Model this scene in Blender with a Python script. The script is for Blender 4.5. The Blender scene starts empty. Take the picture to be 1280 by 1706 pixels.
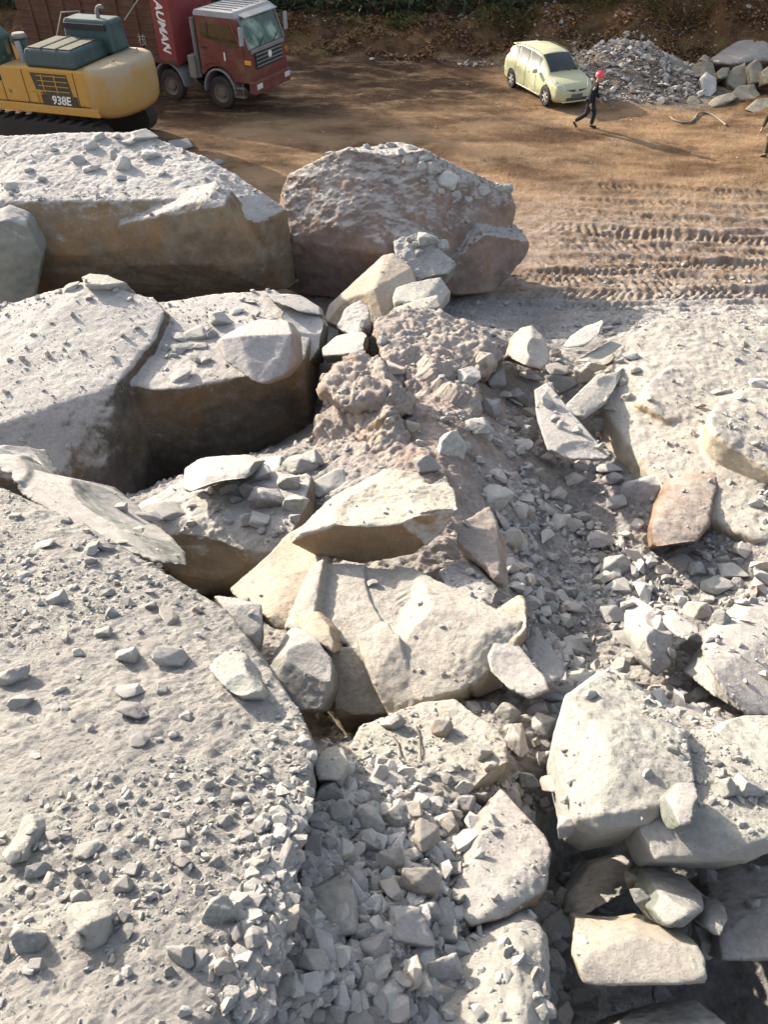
import bpy, bmesh, math, random
import numpy as np
from mathutils import Vector, Matrix, Euler
from mathutils.bvhtree import BVHTree
random.seed(7); np.random.seed(7)
scene = bpy.context.scene
C = scene.collection
R = math.radians

# ------------------------------------------------------------------ camera, sky, sun, exposure
CAM = Vector((0, 0, 8.3)); PITCH = R(44.0); F = 1232.0
cd = bpy.data.cameras.new('camera'); cam = bpy.data.objects.new('camera', cd); C.objects.link(cam)
cam.location = CAM; cam.rotation_euler = (math.pi/2 - PITCH, 0, 0)
cd.sensor_fit = 'VERTICAL'; cd.sensor_height = 36.0; cd.lens = 36.0*F/1706.0
cd.clip_start = 0.05; cd.clip_end = 3000
scene.camera = cam
SUN = Vector((-0.74, 0.67, 0)).normalized()
SUN_EL = R(21.5)
sundir = Vector((SUN.x*math.cos(SUN_EL), SUN.y*math.cos(SUN_EL), math.sin(SUN_EL)))
w = bpy.data.worlds.new('World'); scene.world = w; w.use_nodes = True
nt = w.node_tree; bg = nt.nodes['Background']
sky = nt.nodes.new('ShaderNodeTexSky'); sky.sky_type = 'NISHITA'; sky.sun_disc = False
sky.sun_elevation = SUN_EL; sky.sun_rotation = math.atan2(SUN.x, SUN.y)
sky.air_density = 1.0; sky.dust_density = 3.0; sky.ozone_density = 1.0
hs = nt.nodes.new('ShaderNodeHueSaturation'); hs.inputs['Saturation'].default_value = 0.62   # thin white veil over the blue
nt.links.new(sky.outputs[0], hs.inputs['Color']); nt.links.new(hs.outputs[0], bg.inputs[0]); bg.inputs[1].default_value = 0.15
sl = bpy.data.lights.new('sun', 'SUN'); sl.energy = 5.0; sl.angle = R(0.6); sl.color = (1.0, 0.895, 0.745)
so = bpy.data.objects.new('sun', sl); C.objects.link(so)
so.rotation_euler = sundir.to_track_quat('Z', 'Y').to_euler(); so.location = (-40, 40, 30)
scene.view_settings.view_transform = 'Standard'; scene.view_settings.look = 'None'
scene.view_settings.exposure = 1.32; scene.view_settings.gamma = 1.0
scene.view_settings.use_curve_mapping = False

# ------------------------------------------------------------------ pixel rays -> world points
cp, sp = math.cos(PITCH), math.sin(PITCH)
def ray(px, py):
    u = (px-640)/F; v = (853-py)/F
    return Vector((u, cp+v*sp, -sp+v*cp))
def T(px, py, t): return CAM + ray(px, py)*t
def Z(px, py, z):
    d = ray(px, py); return CAM + d*((z-CAM.z)/d.z)
def Y(px, py, y):
    d = ray(px, py); return CAM + d*(y/d.y)
def pix(p):
    d = Vector(p)-CAM; t = d.y*cp - d.z*sp
    return 640+F*d.x/t, 853-F*(d.y*sp+d.z*cp)/t, t

# ------------------------------------------------------------------ numpy noise
_rs = np.random.RandomState(3)
PERM = np.concatenate([_rs.permutation(256)]*3).astype(np.int64)
GR = _rs.normal(size=(256, 3)); GR /= np.linalg.norm(GR, axis=1)[:, None]
def perlin(p):
    i = np.floor(p).astype(np.int64); f = p-i; i &= 255
    u = f*f*f*(f*(f*6-15)+10)
    out = 0
    for dx in (0, 1):
        for dy in (0, 1):
            for dz in (0, 1):
                h = PERM[PERM[PERM[(i[:, 0]+dx) & 255]+((i[:, 1]+dy) & 255)]+((i[:, 2]+dz) & 255)]
                g = GR[h]
                d = g[:, 0]*(f[:, 0]-dx)+g[:, 1]*(f[:, 1]-dy)+g[:, 2]*(f[:, 2]-dz)
                wt = (u[:, 0] if dx else 1-u[:, 0])*(u[:, 1] if dy else 1-u[:, 1])*(u[:, 2] if dz else 1-u[:, 2])
                out = out+wt*d
    return out
def fbm(p, octs=4, gain=0.5, lac=2.03, ridge=False):
    a = 1.0; s = 0; q = p.copy()
    for o in range(octs):
        n = perlin(q)
        if ridge: n = 0.5-np.abs(n)*1.6
        s = s+a*n; a *= gain; q = q*lac+17.3
    return s
def smooth(a, b, x):
    t = np.clip((x-a)/(b-a), 0, 1); return t*t*(3-2*t)

# ------------------------------------------------------------------ object helpers
def tag(o, label=None, cat=None, group=None, kind=None):
    if label: o['label'] = label
    if cat: o['category'] = cat
    if group: o['group'] = group
    if kind: o['kind'] = kind
    return o
def empty(name, loc=(0, 0, 0), rz=0.0):
    o = bpy.data.objects.new(name, None); C.objects.link(o); o.location = loc; o.rotation_euler = (0, 0, rz); return o
def np_mesh(name, V, Fc, mat=None, smooth_=True, matidx=None):
    me = bpy.data.meshes.new(name)
    V = np.asarray(V, dtype=np.float32); Fc = np.asarray(Fc, dtype=np.int32)
    k = Fc.shape[1]; n = len(Fc)
    me.vertices.add(len(V)); me.vertices.foreach_set('co', V.ravel())
    me.loops.add(n*k); me.loops.foreach_set('vertex_index', Fc.ravel())
    me.polygons.add(n); me.polygons.foreach_set('loop_start', np.arange(0, n*k, k, dtype=np.int32))
    me.polygons.foreach_set('loop_total', np.full(n, k, dtype=np.int32))
    me.update(calc_edges=True)
    me.polygons.foreach_set('use_smooth', np.full(n, smooth_, dtype=bool))
    if mat:
        for m in (mat if isinstance(mat, (list, tuple)) else [mat]): me.materials.append(m)
    if matidx is not None: me.polygons.foreach_set('material_index', np.asarray(matidx, dtype=np.int32))
    return me
def link(name, me, parent=None, loc=None):
    o = bpy.data.objects.new(name, me); C.objects.link(o)
    if parent: o.parent = parent
    if loc is not None: o.location = loc
    return o
def bm_obj(name, bm, mat, parent=None, smooth_=False):
    me = bpy.data.meshes.new(name); bmesh.ops.recalc_face_normals(bm, faces=bm.faces); bm.to_mesh(me); bm.free()
    for f in me.polygons: f.use_smooth = smooth_
    me.materials.append(mat)
    return link(name, me, parent)

# ------------------------------------------------------------------ materials
def nn(nt, typ, **kw):
    n = nt.nodes.new(typ)
    for k, v in kw.items(): setattr(n, k, v)
    return n
def new_mat(name, rough=0.9, spec=0.2):
    m = bpy.data.materials.new(name); m.use_nodes = True
    b = m.node_tree.nodes['Principled BSDF']; b.inputs['Roughness'].default_value = rough
    b.inputs['Specular IOR Level'].default_value = spec
    return m, m.node_tree, b
def noise(nt, vec, scale, detail=6, rough=0.6):
    n = nn(nt, 'ShaderNodeTexNoise'); n.inputs['Scale'].default_value = scale; n.inputs['Detail'].default_value = detail
    n.inputs['Roughness'].default_value = rough; nt.links.new(vec, n.inputs['Vector']); return n.outputs['Fac']
def ramp(nt, fac, a, b, lo=0.0, hi=1.0):
    n = nn(nt, 'ShaderNodeMapRange'); n.interpolation_type = 'SMOOTHSTEP'
    for i, v in zip(('From Min', 'From Max', 'To Min', 'To Max'), (a, b, lo, hi)): n.inputs[i].default_value = v
    nt.links.new(fac, n.inputs['Value']); return n.outputs['Result']
def mixc(nt, fac, a, b, blend='MIX'):
    n = nn(nt, 'ShaderNodeMix', data_type='RGBA', blend_type=blend)
    for key, v in (('Factor', fac), ('A', a), ('B', b)):
        s = [x for x in n.inputs if x.name == key and (x.type == 'RGBA' or key == 'Factor' and x.type == 'VALUE')][0]
        if isinstance(v, (int, float)): s.default_value = v
        elif isinstance(v, tuple): s.default_value = (*v, 1)
        else: nt.links.new(v, s)
    return [x for x in n.outputs if x.type == 'RGBA'][0]
def math_(nt, op, a, b=0.0):
    n = nn(nt, 'ShaderNodeMath', operation=op)
    for i, v in enumerate((a, b)):
        if isinstance(v, (int, float)): n.inputs[i].default_value = v
        else: nt.links.new(v, n.inputs[i])
    return n.outputs[0]
def bump(nt, h, strength, dist, prev=None):
    n = nn(nt, 'ShaderNodeBump'); n.inputs['Strength'].default_value = strength; n.inputs['Distance'].default_value = dist
    nt.links.new(h, n.inputs['Height'])
    if prev is not None: nt.links.new(prev, n.inputs['Normal'])
    return n.outputs['Normal']

DUST = (0.475, 0.445, 0.415)
def rock_mat(name, c1, c2, dust=1.0, stain=None, stain_amt=0.5, dustc=DUST, lo=0.45, hi=0.8, fs=1.0, bs=1.0, vary=0.0, bare=0.0):
    """broken stone: two base tones, optional rust stain, pale dust lying on its upward faces"""
    m, nt, b = new_mat(name, 0.93, 0.12)
    tc = nn(nt, 'ShaderNodeTexCoord'); geo = nn(nt, 'ShaderNodeNewGeometry')
    oi = nn(nt, 'ShaderNodeObjectInfo')
    add = nn(nt, 'ShaderNodeVectorMath', operation='ADD'); nt.links.new(tc.outputs['Object'], add.inputs[0])
    sc = nn(nt, 'ShaderNodeVectorMath', operation='SCALE'); sc.inputs[0].default_value = (37, 19, 53)
    nt.links.new(oi.outputs['Random'], sc.inputs['Scale']); nt.links.new(sc.outputs[0], add.inputs[1])
    v = add.outputs[0]
    col = mixc(nt, ramp(nt, noise(nt, v, 1.6*fs, 8), 0.38, 0.62), c1, c2)
    # streaky tone along bedding
    mp = nn(nt, 'ShaderNodeMapping'); mp.inputs['Rotation'].default_value = (0.5, 0.3, 0.6); mp.inputs['Scale'].default_value = (1, 1.4, 3)
    nt.links.new(v, mp.inputs['Vector'])
    st = ramp(nt, noise(nt, mp.outputs[0], 1.8*fs, 6), 0.3, 0.75, 0.86, 1.1)
    col = mixc(nt, 1.0, col, st, 'MULTIPLY')
    if stain:
        col = mixc(nt, ramp(nt, noise(nt, v, 0.9*fs, 5), 0.45, 0.68, 0, stain_amt), col, stain)
    # pale scratches and chips
    vo = nn(nt, 'ShaderNodeTexVoronoi', feature='DISTANCE_TO_EDGE'); vo.inputs['Scale'].default_value = 1.3*fs
    wv = nn(nt, 'ShaderNodeVectorMath', operation='ADD'); nz = nn(nt, 'ShaderNodeTexNoise'); nz.inputs['Scale'].default_value = 3*fs
    nt.links.new(v, nz.inputs['Vector']); nt.links.new(v, wv.inputs[0]); nt.links.new(nz.outputs['Color'], wv.inputs[1])
    nt.links.new(wv.outputs[0], vo.inputs['Vector'])
    scr = math_(nt, 'MULTIPLY', ramp(nt, vo.outputs['Distance'], 0.0, 0.012, 1, 0), ramp(nt, noise(nt, v, 2.2*fs, 3), 0.5, 0.62))
    col = mixc(nt, math_(nt, 'MULTIPLY', scr, 0.45), col, DUST)
    # dust
    sep = nn(nt, 'ShaderNodeSeparateXYZ'); nt.links.new(geo.outputs['Normal'], sep.inputs[0])
    dn = noise(nt, v, 3.5*fs, 9, 0.68)
    d = math_(nt, 'ADD', sep.outputs['Z'], math_(nt, 'MULTIPLY', math_(nt, 'SUBTRACT', dn, 0.5), 1.1))
    dm = ramp(nt, d, lo, hi, 0, dust)
    if bare: dm = math_(nt, 'MULTIPLY', dm, ramp(nt, noise(nt, v, 0.9, 7, 0.65), 0.40, 0.56, 1-bare, 1))
    dc = mixc(nt, ramp(nt, noise(nt, v, 1.1, 4), 0.35, 0.65), dustc, tuple(x*y for x, y in zip(dustc, (0.84, 0.84, 0.86))))
    dc = mixc(nt, ramp(nt, noise(nt, v, 22*fs, 6, 0.7), 0.40, 0.62, 0.35, 0), dc, tuple(x*0.45 for x in dustc))
    dc = mixc(nt, ramp(nt, noise(nt, v, 2.3, 3), 0.5, 0.7, 0, 0.5), dc, (dustc[0]*0.93, dustc[1]*1.0, dustc[2]*0.98))
    # a thin film of dust everywhere
    film = ramp(nt, noise(nt, v, 6*fs, 8, 0.7), 0.4, 0.75, 0.02, 0.20)
    col = mixc(nt, film, col, dustc)
    col = mixc(nt, dm, col, dc)
    if vary:
        col = mixc(nt, 1.0, col, ramp(nt, oi.outputs['Random'], 0, 1, 1-vary, 1+vary*0.6), 'MULTIPLY')
    nt.links.new(col, b.inputs['Base Color'])
    n1 = bump(nt, noise(nt, v, 7*fs, 12, 0.72), min(1.0, 0.6*bs), 0.09/fs)
    n2 = bump(nt, noise(nt, v, 45*fs, 8, 0.75), min(1.0, 0.8*bs), 0.02/fs, n1)
    nt.links.new(n2, b.inputs['Normal'])
    return m
M = {}
M['grey'] = rock_mat('grey_stone', (0.25, 0.25, 0.23), (0.33, 0.32, 0.29))
M['green'] = rock_mat('greenish_stone', (0.20, 0.215, 0.19), (0.28, 0.285, 0.25), stain=(0.28, 0.25, 0.20), stain_amt=0.5)
M['brown'] = rock_mat('brown_stone', (0.16, 0.125, 0.085), (0.24, 0.19, 0.13), stain=(0.30, 0.17, 0.07), stain_amt=0.7)
M['dark'] = rock_mat('shadow_dark_stone', (0.085, 0.073, 0.058), (0.135, 0.115, 0.09), stain=(0.20, 0.12, 0.055), stain_amt=0.75)  # brown stone, tones darkened to paint in the deep shadow by the pit
M['tan'] = rock_mat('tan_stone', (0.36, 0.285, 0.205), (0.46, 0.37, 0.275), dustc=(0.48, 0.41, 0.33), stain=(0.34, 0.20, 0.09), stain_amt=0.5)
M['cream'] = rock_mat('cream_stone', (0.38, 0.335, 0.265), (0.47, 0.42, 0.345), dustc=(0.455, 0.42, 0.37), stain=(0.42, 0.30, 0.18), stain_amt=0.4)
M['pink'] = rock_mat('pinkish_stone', (0.24, 0.19, 0.16), (0.33, 0.275, 0.245), stain=(0.33, 0.22, 0.15), stain_amt=0.5)
M['ochre'] = rock_mat('ochre_broken_stone', (0.21, 0.135, 0.07), (0.32, 0.225, 0.13), stain=(0.30, 0.16, 0.06), stain_amt=.6, lo=.6, hi=.95)
M['pinkb'] = rock_mat('mauve_brown_stone', (0.16, 0.12, 0.098), (0.24, 0.185, 0.16), dust=.85, stain=(0.24, 0.14, 0.08), stain_amt=0.6, lo=0.62, hi=0.95)
M['white'] = rock_mat('pale_stone', (0.36, 0.355, 0.33), (0.44, 0.43, 0.395), dustc=(0.45, 0.43, 0.385))
M['rust'] = rock_mat('rusty_face_stone', (0.17, 0.105, 0.07), (0.27, 0.18, 0.125), stain=(0.20, 0.115, 0.07), stain_amt=0.5, dust=.6, lo=.6, hi=1.1)
M['olive'] = rock_mat('weathered_olive_stone', (0.10, 0.082, 0.058), (0.18, 0.155, 0.11), stain=(0.17, 0.10, 0.05), stain_amt=.7, dustc=(0.27, 0.245, 0.19), lo=.55, hi=.95)
M['cap'] = rock_mat('rusty_cap_stone', (0.26, 0.175, 0.10), (0.36, 0.26, 0.16), stain=(0.34, 0.17, 0.06), stain_amt=0.8, dustc=(0.54, 0.49, 0.41), lo=0.3, hi=0.6)
M['clod'] = rock_mat('clay_clod', (0.33, 0.28, 0.24), (0.42, 0.37, 0.33), stain=(0.33, 0.20, 0.10), stain_amt=0.8, fs=1.6, bs=1.8, dustc=(0.45, 0.39, 0.345))
M['slab'] = rock_mat('dusty_slab', (0.30, 0.285, 0.28), (0.39, 0.37, 0.355), bare=.75, bs=2.0, lo=0.2, hi=0.6, dustc=(0.52, 0.49, 0.45))
M['slabside'] = M['slab']
for k, (a, b_) in {'s_pale': ((0.36, 0.36, 0.335), (0.45, 0.44, 0.41)), 's_green': ((0.29, 0.30, 0.285), (0.385, 0.395, 0.37)),
                   's_tan': ((0.38, 0.33, 0.27), (0.46, 0.41, 0.35)), 's_lilac': ((0.29, 0.275, 0.275), (0.37, 0.35, 0.35)),
                   's_brown': ((0.22, 0.165, 0.12), (0.32, 0.25, 0.19))}.items():
    M[k] = rock_mat(k[2:]+'_rubble_stone', a, b_, fs=4.0, dust=0.7, lo=0.5, hi=1.0, vary=0.18)
# ------------------------------------------------------------------ the ground: one sheet
ctl = []
for s in """850,500,.15;1000,510,.2;1150,515,.45;1280,518,.6;1400,520,.7;700,480,.3;560,520,.3;500,600,.3
900,560,.8;1000,580,1.0;1150,560,1.5;1280,560,1.55;1400,560,1.5;1230,610,1.6
700,540,1.7;640,600,1.7;680,660,1.9;800,600,1.6;850,680,1.5;620,700,2.2;750,760,2.7;740,690,2.6;700,800,2.9;600,790,2.7;850,800,2.0;700,640,2.2;640,560,1.7;760,620,1.9;950,700,1.1;950,850,1.5;1060,750,1.35;1100,650,1.5;1250,650,1.5;1200,850,1.75;1280,800,2.0
900,950,1.8;1000,1000,1.7;900,1100,2.1;1100,950,1.6;1250,950,1.8;1100,1100,2.1;1200,1180,2.4;1280,1220,2.7;850,1000,2.4
740,920,3.1;600,1000,3.2;700,1150,3.4;550,1230,3.0;480,1100,3.0;430,1050,2.8;800,1150,3.7;880,1180,3.9
300,800,2.1;450,800,2.4;350,1000,1.8;200,840,.3;50,780,.6;300,700,.2;450,740,.6;-200,780,.8
50,900,3.7;200,1000,4.0;100,1200,4.5;300,1200,4.6;100,1450,4.9;300,1450,4.95;430,1480,5.1;100,1700,5.2;300,1650,5.25;-200,1300,4.9;-200,1600,5.2;420,1350,4.9;430,1640,5.35;200,1340,5.0
490,1330,4.95;600,1280,4.55;700,1230,4.35;800,1230,4.3;700,1400,4.75;600,1420,4.95;520,1440,5.08;560,1530,5.1;500,1620,5.32;620,1650,5.12;700,1650,4.98;700,1530,4.92;850,1300,4.3;880,1220,4.2;820,1450,4.4;850,1650,4.6
950,1450,3.7;1050,1500,3.7;1100,1250,4.0;1230,1650,3.5;1100,1680,3.7;1250,1480,3.9;950,1600,4.1;1400,1300,4.3;1400,1500,4.2;1050,1620,3.8""".replace('\n', ';').split(';'):
    a, b_, c = map(float, s.split(',')); p = Z(a, b_, c); ctl.append((p.x, p.y, c))
for p in ((-4, -2.6, 6.6), (0, -2.6, 6.5), (4, -2.6, 6.3), (-4, -.4, 5.2), (-2, -.4, 5.1), (-.3, -.4, 4.9), (2, -.3, 4.6), (-5, .5, 5.1), (4, 0.3, 4.6), (-8, 3, 4.4), (-10, 8, .4), (-12, 12, 0), (7, 3, 4.2), (9, 8, 2.2), (12, 12, .8), (12, 16, .1),
          (-12, 17, 0), (-6, 17, 0), (0, 17, 0), (4, 16.5, 0), (8, 17, .05), (12, 20, 0), (0, 20, 0), (6, 20, 0), (-10, 20, 0), (-8, -4, 6.8), (8, -4, 6.5), (0, -5, 6.8), (-14, 4, 4), (14, 4, 3.5)):
    ctl.append(p)
ctl = np.array(ctl)
def _k(a, b): return -np.sqrt(((a[:, None, :]-b[None, :, :])**2).sum(-1)+0.02)
A_ = _k(ctl[:, :2], ctl[:, :2]); n_ = len(ctl)
S_ = np.zeros((n_+1, n_+1)); S_[:n_, :n_] = A_+np.eye(n_)*0.03; S_[n_, :n_] = 1; S_[:n_, n_] = 1
W_ = np.linalg.solve(S_, np.concatenate([ctl[:, 2], [0]]))
def base_z(x, y):
    out = np.empty(len(x))
    for s in range(0, len(x), 40000):
        e = s+40000
        out[s:e] = _k(np.stack([x[s:e], y[s:e]], 1), ctl[:, :2])@W_[:n_]+W_[n_]
    return out
def foot(x):   # where the bank starts
    return np.interp(x, [-40, -12, 0, 5, 8, 11, 13, 17, 25, 60], [41, 39, 37, 36.4, 36.0, 35.2, 34.8, 34.4, 34, 34])
def ground_z(x, y, fine=True):
    z = np.zeros(len(x)); near = y < 20
    zb = base_z(x[near], y[near]); k = smooth(16.5, 19.5, y[near])
    z[near] = zb*(1-k)
    p = np.stack([x, y, np.zeros(len(x))], 1)
    # spoil bank along the far side
    d = y-foot(x)+1.2*perlin(p*0.35)*2
    top = np.interp(x, [-30, 0, 6, 9, 12, 16, 30], [0.85, 0.95, 1.2, 1.9, 2.4, 2.4, 2.4])
    z += smooth(0, 3.6, d)*top*(1+0.30*perlin(p*0.5+5)+0.12*perlin(p*1.4))
    # heap of gravel right of the car
    z += 1.25*np.exp(-(((x-9.9)/2.3)**2+((y-34.4)/2.1)**2)**1.0)*(1+.35*perlin(p*.9+2)+.2*perlin(p*2.3))
    z += .55*np.exp(-(((x-17)/2.6)**2+((y-29.5)/2.2)**2))
    z += smooth(45, 160, y)*14
    far = smooth(13, 17, y)
    pile = (1-far)
    z += pile*0.10*fbm(p*1.1, 2)+far*0.05*fbm(p*0.45+9, 2)
    if fine:
        # tyre and crawler tracks
        m = smooth(13.2, 14.2, y)*(1-smooth(22.6, 23.4, y))*smooth(1.5, 4.0, x-0.35*(y-14))
        tr = np.zeros(len(x))
        wob = 0.25*perlin(p*0.28+3)*2
        for (y0, sl_, hw, ang, per, amp) in ((14.6, -.05, .30, .5, .15, .035), (15.5, -.02, .33, -.5, .17, .045), (16.5, -.10, .33, .45, .19, .055), (17.4, -.09, .30, .6, .19, .055),
                                              (18.3, -.12, .32, .35, .21, .055), (19.3, -.12, .3, -.3, .21, .06), (20.4, -.14, .26, .5, .20, .05), (21.4, -.13, .2, .4, .2, .04), (22.5, -.12, .22, .3, .2, .045), (17.0, .10, .28, -.6, .17, .04), (18.9, .06, .3, .9, .19, .04), (16.0, -.22, .3, .2, .21, .045), (15.0, .05, .2, -.8, .14, .03)):
            c = y0+sl_*(x-6)+wob; e = y-c
            hw = hw*(1.15+.5*perlin(p*.5+y0)); e = e+.12*perlin(p*1.7+y0)
            inb = 1-smooth(hw*.75, hw, np.abs(e))
            ph = (x*math.cos(ang)+e*math.sin(ang))/per+1.3*perlin(p*1.0)+.35*perlin(p*3.1)
            cle = smooth(-.2, .5, np.sin(ph*2*math.pi))
            brk = smooth(-.5, -.1, perlin(p*0.9+y0*3)); tr += inb*brk*(amp*(cle-0.5)*(1+.8*perlin(p*2.1))-0.025)+0.045*np.exp(-((np.abs(e)-hw-.05)/.07)**2)
        tr += 0.045*fbm(p*1.8+20, 4, .6)+.03*np.abs(perlin(p*5))
        z += m*tr
        # long wheel ruts on the far floor
        fl = smooth(20, 23, y)*(1-smooth(0, 1, y-foot(x)+1.5))
        q = np.stack([x*0.25+y*0.05, y*1.6+x*0.35, np.zeros(len(x))], 1)
        z += fl*(0.05*fbm(q, 3)+0.02*fbm(p*3, 3))
        gx = p*np.array([3.3, 3.3, 1])
        rough = pile*0.055+0.018+0.10*smooth(0, 2, d)*(d > 0)
        z += rough*fbm(gx, 4, 0.6)
        z += (pile*0.03+0.008*(1-pile)+0.05*smooth(0, 2, d))*fbm(p*11, 4, 0.68)
    return z
# rows get longer with distance, columns fan out
ys = [-5.0]
while ys[-1] < 260: ys.append(ys[-1]+0.011+0.00019*max(ys[-1], 0)**2+(0.15 if ys[-1] < 0 else 0))
ys = np.array(ys)
sx = np.concatenate([np.linspace(-3, -0.66, 30)[:-1], np.linspace(-0.66, 0.66, 520), np.linspace(0.66, 3, 30)[1:]])
YY, SS = np.meshgrid(ys, sx, indexing='ij')
XX = SS*(np.maximum(YY, 0)*0.74+5.0)
def grid_faces(nr, nc):
    a = np.arange(nr*nc).reshape(nr, nc)
    return np.stack([a[:-1, :-1], a[:-1, 1:], a[1:, 1:], a[1:, :-1]], -1).reshape(-1, 4)
V = np.stack([XX.ravel(), YY.ravel(), ground_z(XX.ravel(), YY.ravel())], 1)

def ground_mat():
    m, nt, b = new_mat('quarry_soil', 0.95, 0.08)
    geo = nn(nt, 'ShaderNodeNewGeometry'); P = geo.outputs['Position']
    sep = nn(nt, 'ShaderNodeSeparateXYZ'); nt.links.new(P, sep.inputs[0]); x, y = sep.outputs[0], sep.outputs[1]
    mp = nn(nt, 'ShaderNodeMapping'); mp.inputs['Rotation'].default_value = (0, 0, 0.12); mp.inputs['Scale'].default_value = (0.35, 0.8, 1)
    nt.links.new(P, mp.inputs['Vector'])
    soil = mixc(nt, ramp(nt, noise(nt, mp.outputs[0], 0.9, 9, 0.65), 0.36, 0.64), (0.105, 0.060, 0.033), (0.29, 0.185, 0.105))
    soil = mixc(nt, ramp(nt, noise(nt, P, 0.35, 6), 0.48, 0.65, 0, 0.6), soil, (0.34, 0.24, 0.145))
    soil = mixc(nt, ramp(nt, noise(nt, P, 14, 8, 0.75), 0.52, 0.72, 0, 0.7), soil, (0.28, 0.22, 0.155))
    # dark muddy soil left of the car; the shade there is painted in too
    ylm = math_(nt, 'ADD', y, math_(nt, 'MULTIPLY', x, -0.25))
    mud_shade = math_(nt, 'MULTIPLY', ramp(nt, ylm, 28.5, 31.5), ramp(nt, noise(nt, mp.outputs[0], 1.3, 6, 0.65), 0.36, 0.52))
    mud_shade = math_(nt, 'MULTIPLY', mud_shade, ramp(nt, x, 5.5, 3.5))
    soil = mixc(nt, math_(nt, 'MULTIPLY', mud_shade, 0.92), soil, (0.045, 0.025, 0.016))
    bk = ramp(nt, math_(nt, 'ADD', y, math_(nt, 'MULTIPLY', math_(nt, 'MAXIMUM', math_(nt, 'SUBTRACT', x, 5.0), 0.0), 1.0)), 36.8, 38.6)
    bank = mixc(nt, ramp(nt, noise(nt, P, 1.1, 8, 0.7), 0.35, 0.62), (0.055, 0.030, 0.018), (0.16, 0.09, 0.042))
    bank = mixc(nt, ramp(nt, noise(nt, P, 0.8, 5, 0.6), 0.56, 0.66, 0, 0.7), bank, (0.13, 0.105, 0.035))
    bank = mixc(nt, ramp(nt, noise(nt, P, 9, 6, 0.7), 0.55, 0.72, 0, 0.7), bank, (0.24, 0.20, 0.165))
    soil = mixc(nt, bk, soil, bank)
    # heap of broken stone
    hx = math_(nt, 'POWER', math_(nt, 'ABSOLUTE', math_(nt, 'DIVIDE', math_(nt, 'SUBTRACT', x, 11.0), 3.2)), 2.0)
    hy = math_(nt, 'POWER', math_(nt, 'ABSOLUTE', math_(nt, 'DIVIDE', math_(nt, 'SUBTRACT', y, 33.0), 3.0)), 2.0)
    hp = ramp(nt, math_(nt, 'ADD', math_(nt, 'ADD', hx, hy), noise(nt, P, 1.0, 5)), 1.7, 1.1)
    soil = mixc(nt, math_(nt, 'MULTIPLY', hp, 0.85), soil, mixc(nt, ramp(nt, noise(nt, P, 4, 7, 0.7), 0.4, 0.6), (0.15, 0.125, 0.10), (0.27, 0.225, 0.185)))
    # stone dust near the blasted rock
    g = mixc(nt, ramp(nt, noise(nt, P, 1.2, 8, 0.65), 0.36, 0.62), (0.31, 0.29, 0.28), (0.47, 0.445, 0.415))
    g = mixc(nt, ramp(nt, noise(nt, P, 0.9, 4), 0.5, 0.68, 0, 0.55), g, (0.38, 0.32, 0.27))
    g = mixc(nt, ramp(nt, noise(nt, P, 18, 7, 0.75), 0.42, 0.6, 0.55, 0), g, (0.20, 0.185, 0.175))
    mid = mixc(nt, ramp(nt, noise(nt, P, 2.2, 7, 0.7), 0.38, 0.62), (0.20, 0.145, 0.105), (0.34, 0.28, 0.235))
    nz = math_(nt, 'MULTIPLY', math_(nt, 'SUBTRACT', noise(nt, P, 0.7, 7, 0.65), 0.5), 4.0)
    yn = math_(nt, 'ADD', y, nz)
    soil = mixc(nt, ramp(nt, yn, 18.5, 24.0, 0.9, 0), soil, mid)
    soil = mixc(nt, ramp(nt, yn, 14.5, 16.5, 1, 0), soil, g)
    # dust thrown out between the boulders
    soil = mixc(nt, math_(nt, 'MULTIPLY', ramp(nt, yn, 18.5, 16.0), ramp(nt, x, 1.0, -2.0, 0, 0.6)), soil, (0.27, 0.25, 0.24))
    ex_ = math_(nt, 'ABSOLUTE', math_(nt, 'SUBTRACT', x, 0.6)); ey_ = math_(nt, 'ABSOLUTE', math_(nt, 'SUBTRACT', y, 9.2))
    er = math_(nt, 'ADD', math_(nt, 'ADD', math_(nt, 'DIVIDE', ex_, 1.9), math_(nt, 'DIVIDE', ey_, 4.2)), math_(nt, 'MULTIPLY', noise(nt, P, 1.1, 6), 0.9))
    earth = mixc(nt, ramp(nt, noise(nt, P, 3.0, 8, 0.7), 0.38, 0.62), (0.27, 0.205, 0.17), (0.42, 0.35, 0.31))
    soil = mixc(nt, ramp(nt, er, 1.65, 1.15, 0, 0.9), soil, earth)
    nt.links.new(soil, b.inputs['Base Color'])
    n1 = bump(nt, noise(nt, P, 7, 10, 0.72), 1.0, 0.10)
    n2 = bump(nt, noise(nt, P, 40, 6, 0.7), 0.6, 0.012, n1)
    nt.links.new(n2, b.inputs['Normal'])
    return m
M['ground'] = ground_mat()
g = link('ground', np_mesh('ground', V, grid_faces(len(ys), len(sx)), M['ground'])); tag(g, kind='structure')

# coarse solids for resting things on
bv_v, bv_f = [], []
OK_R = []
def add_solid(vs, fs, ok=True):
    OK_R.append((len(bv_f), len(bv_f)+len(fs), ok))
    o = len(bv_v); bv_v.extend(vs); bv_f.extend((np.asarray(fs)+o).tolist())
NG = [0]
gy = np.concatenate([np.arange(-1, 20, 0.12), np.arange(20, 46, 0.35)]); gs = np.linspace(-0.75, 0.75, 150)
gY, gS = np.meshgrid(gy, gs, indexing='ij'); gX = gS*(np.maximum(gY, 0)*0.74+5.0)
add_solid(np.stack([gX.ravel(), gY.ravel(), ground_z(gX.ravel(), gY.ravel(), False)], 1).tolist(), grid_faces(len(gy), len(gs)).tolist()); NG[0] = len(bv_f)

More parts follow.
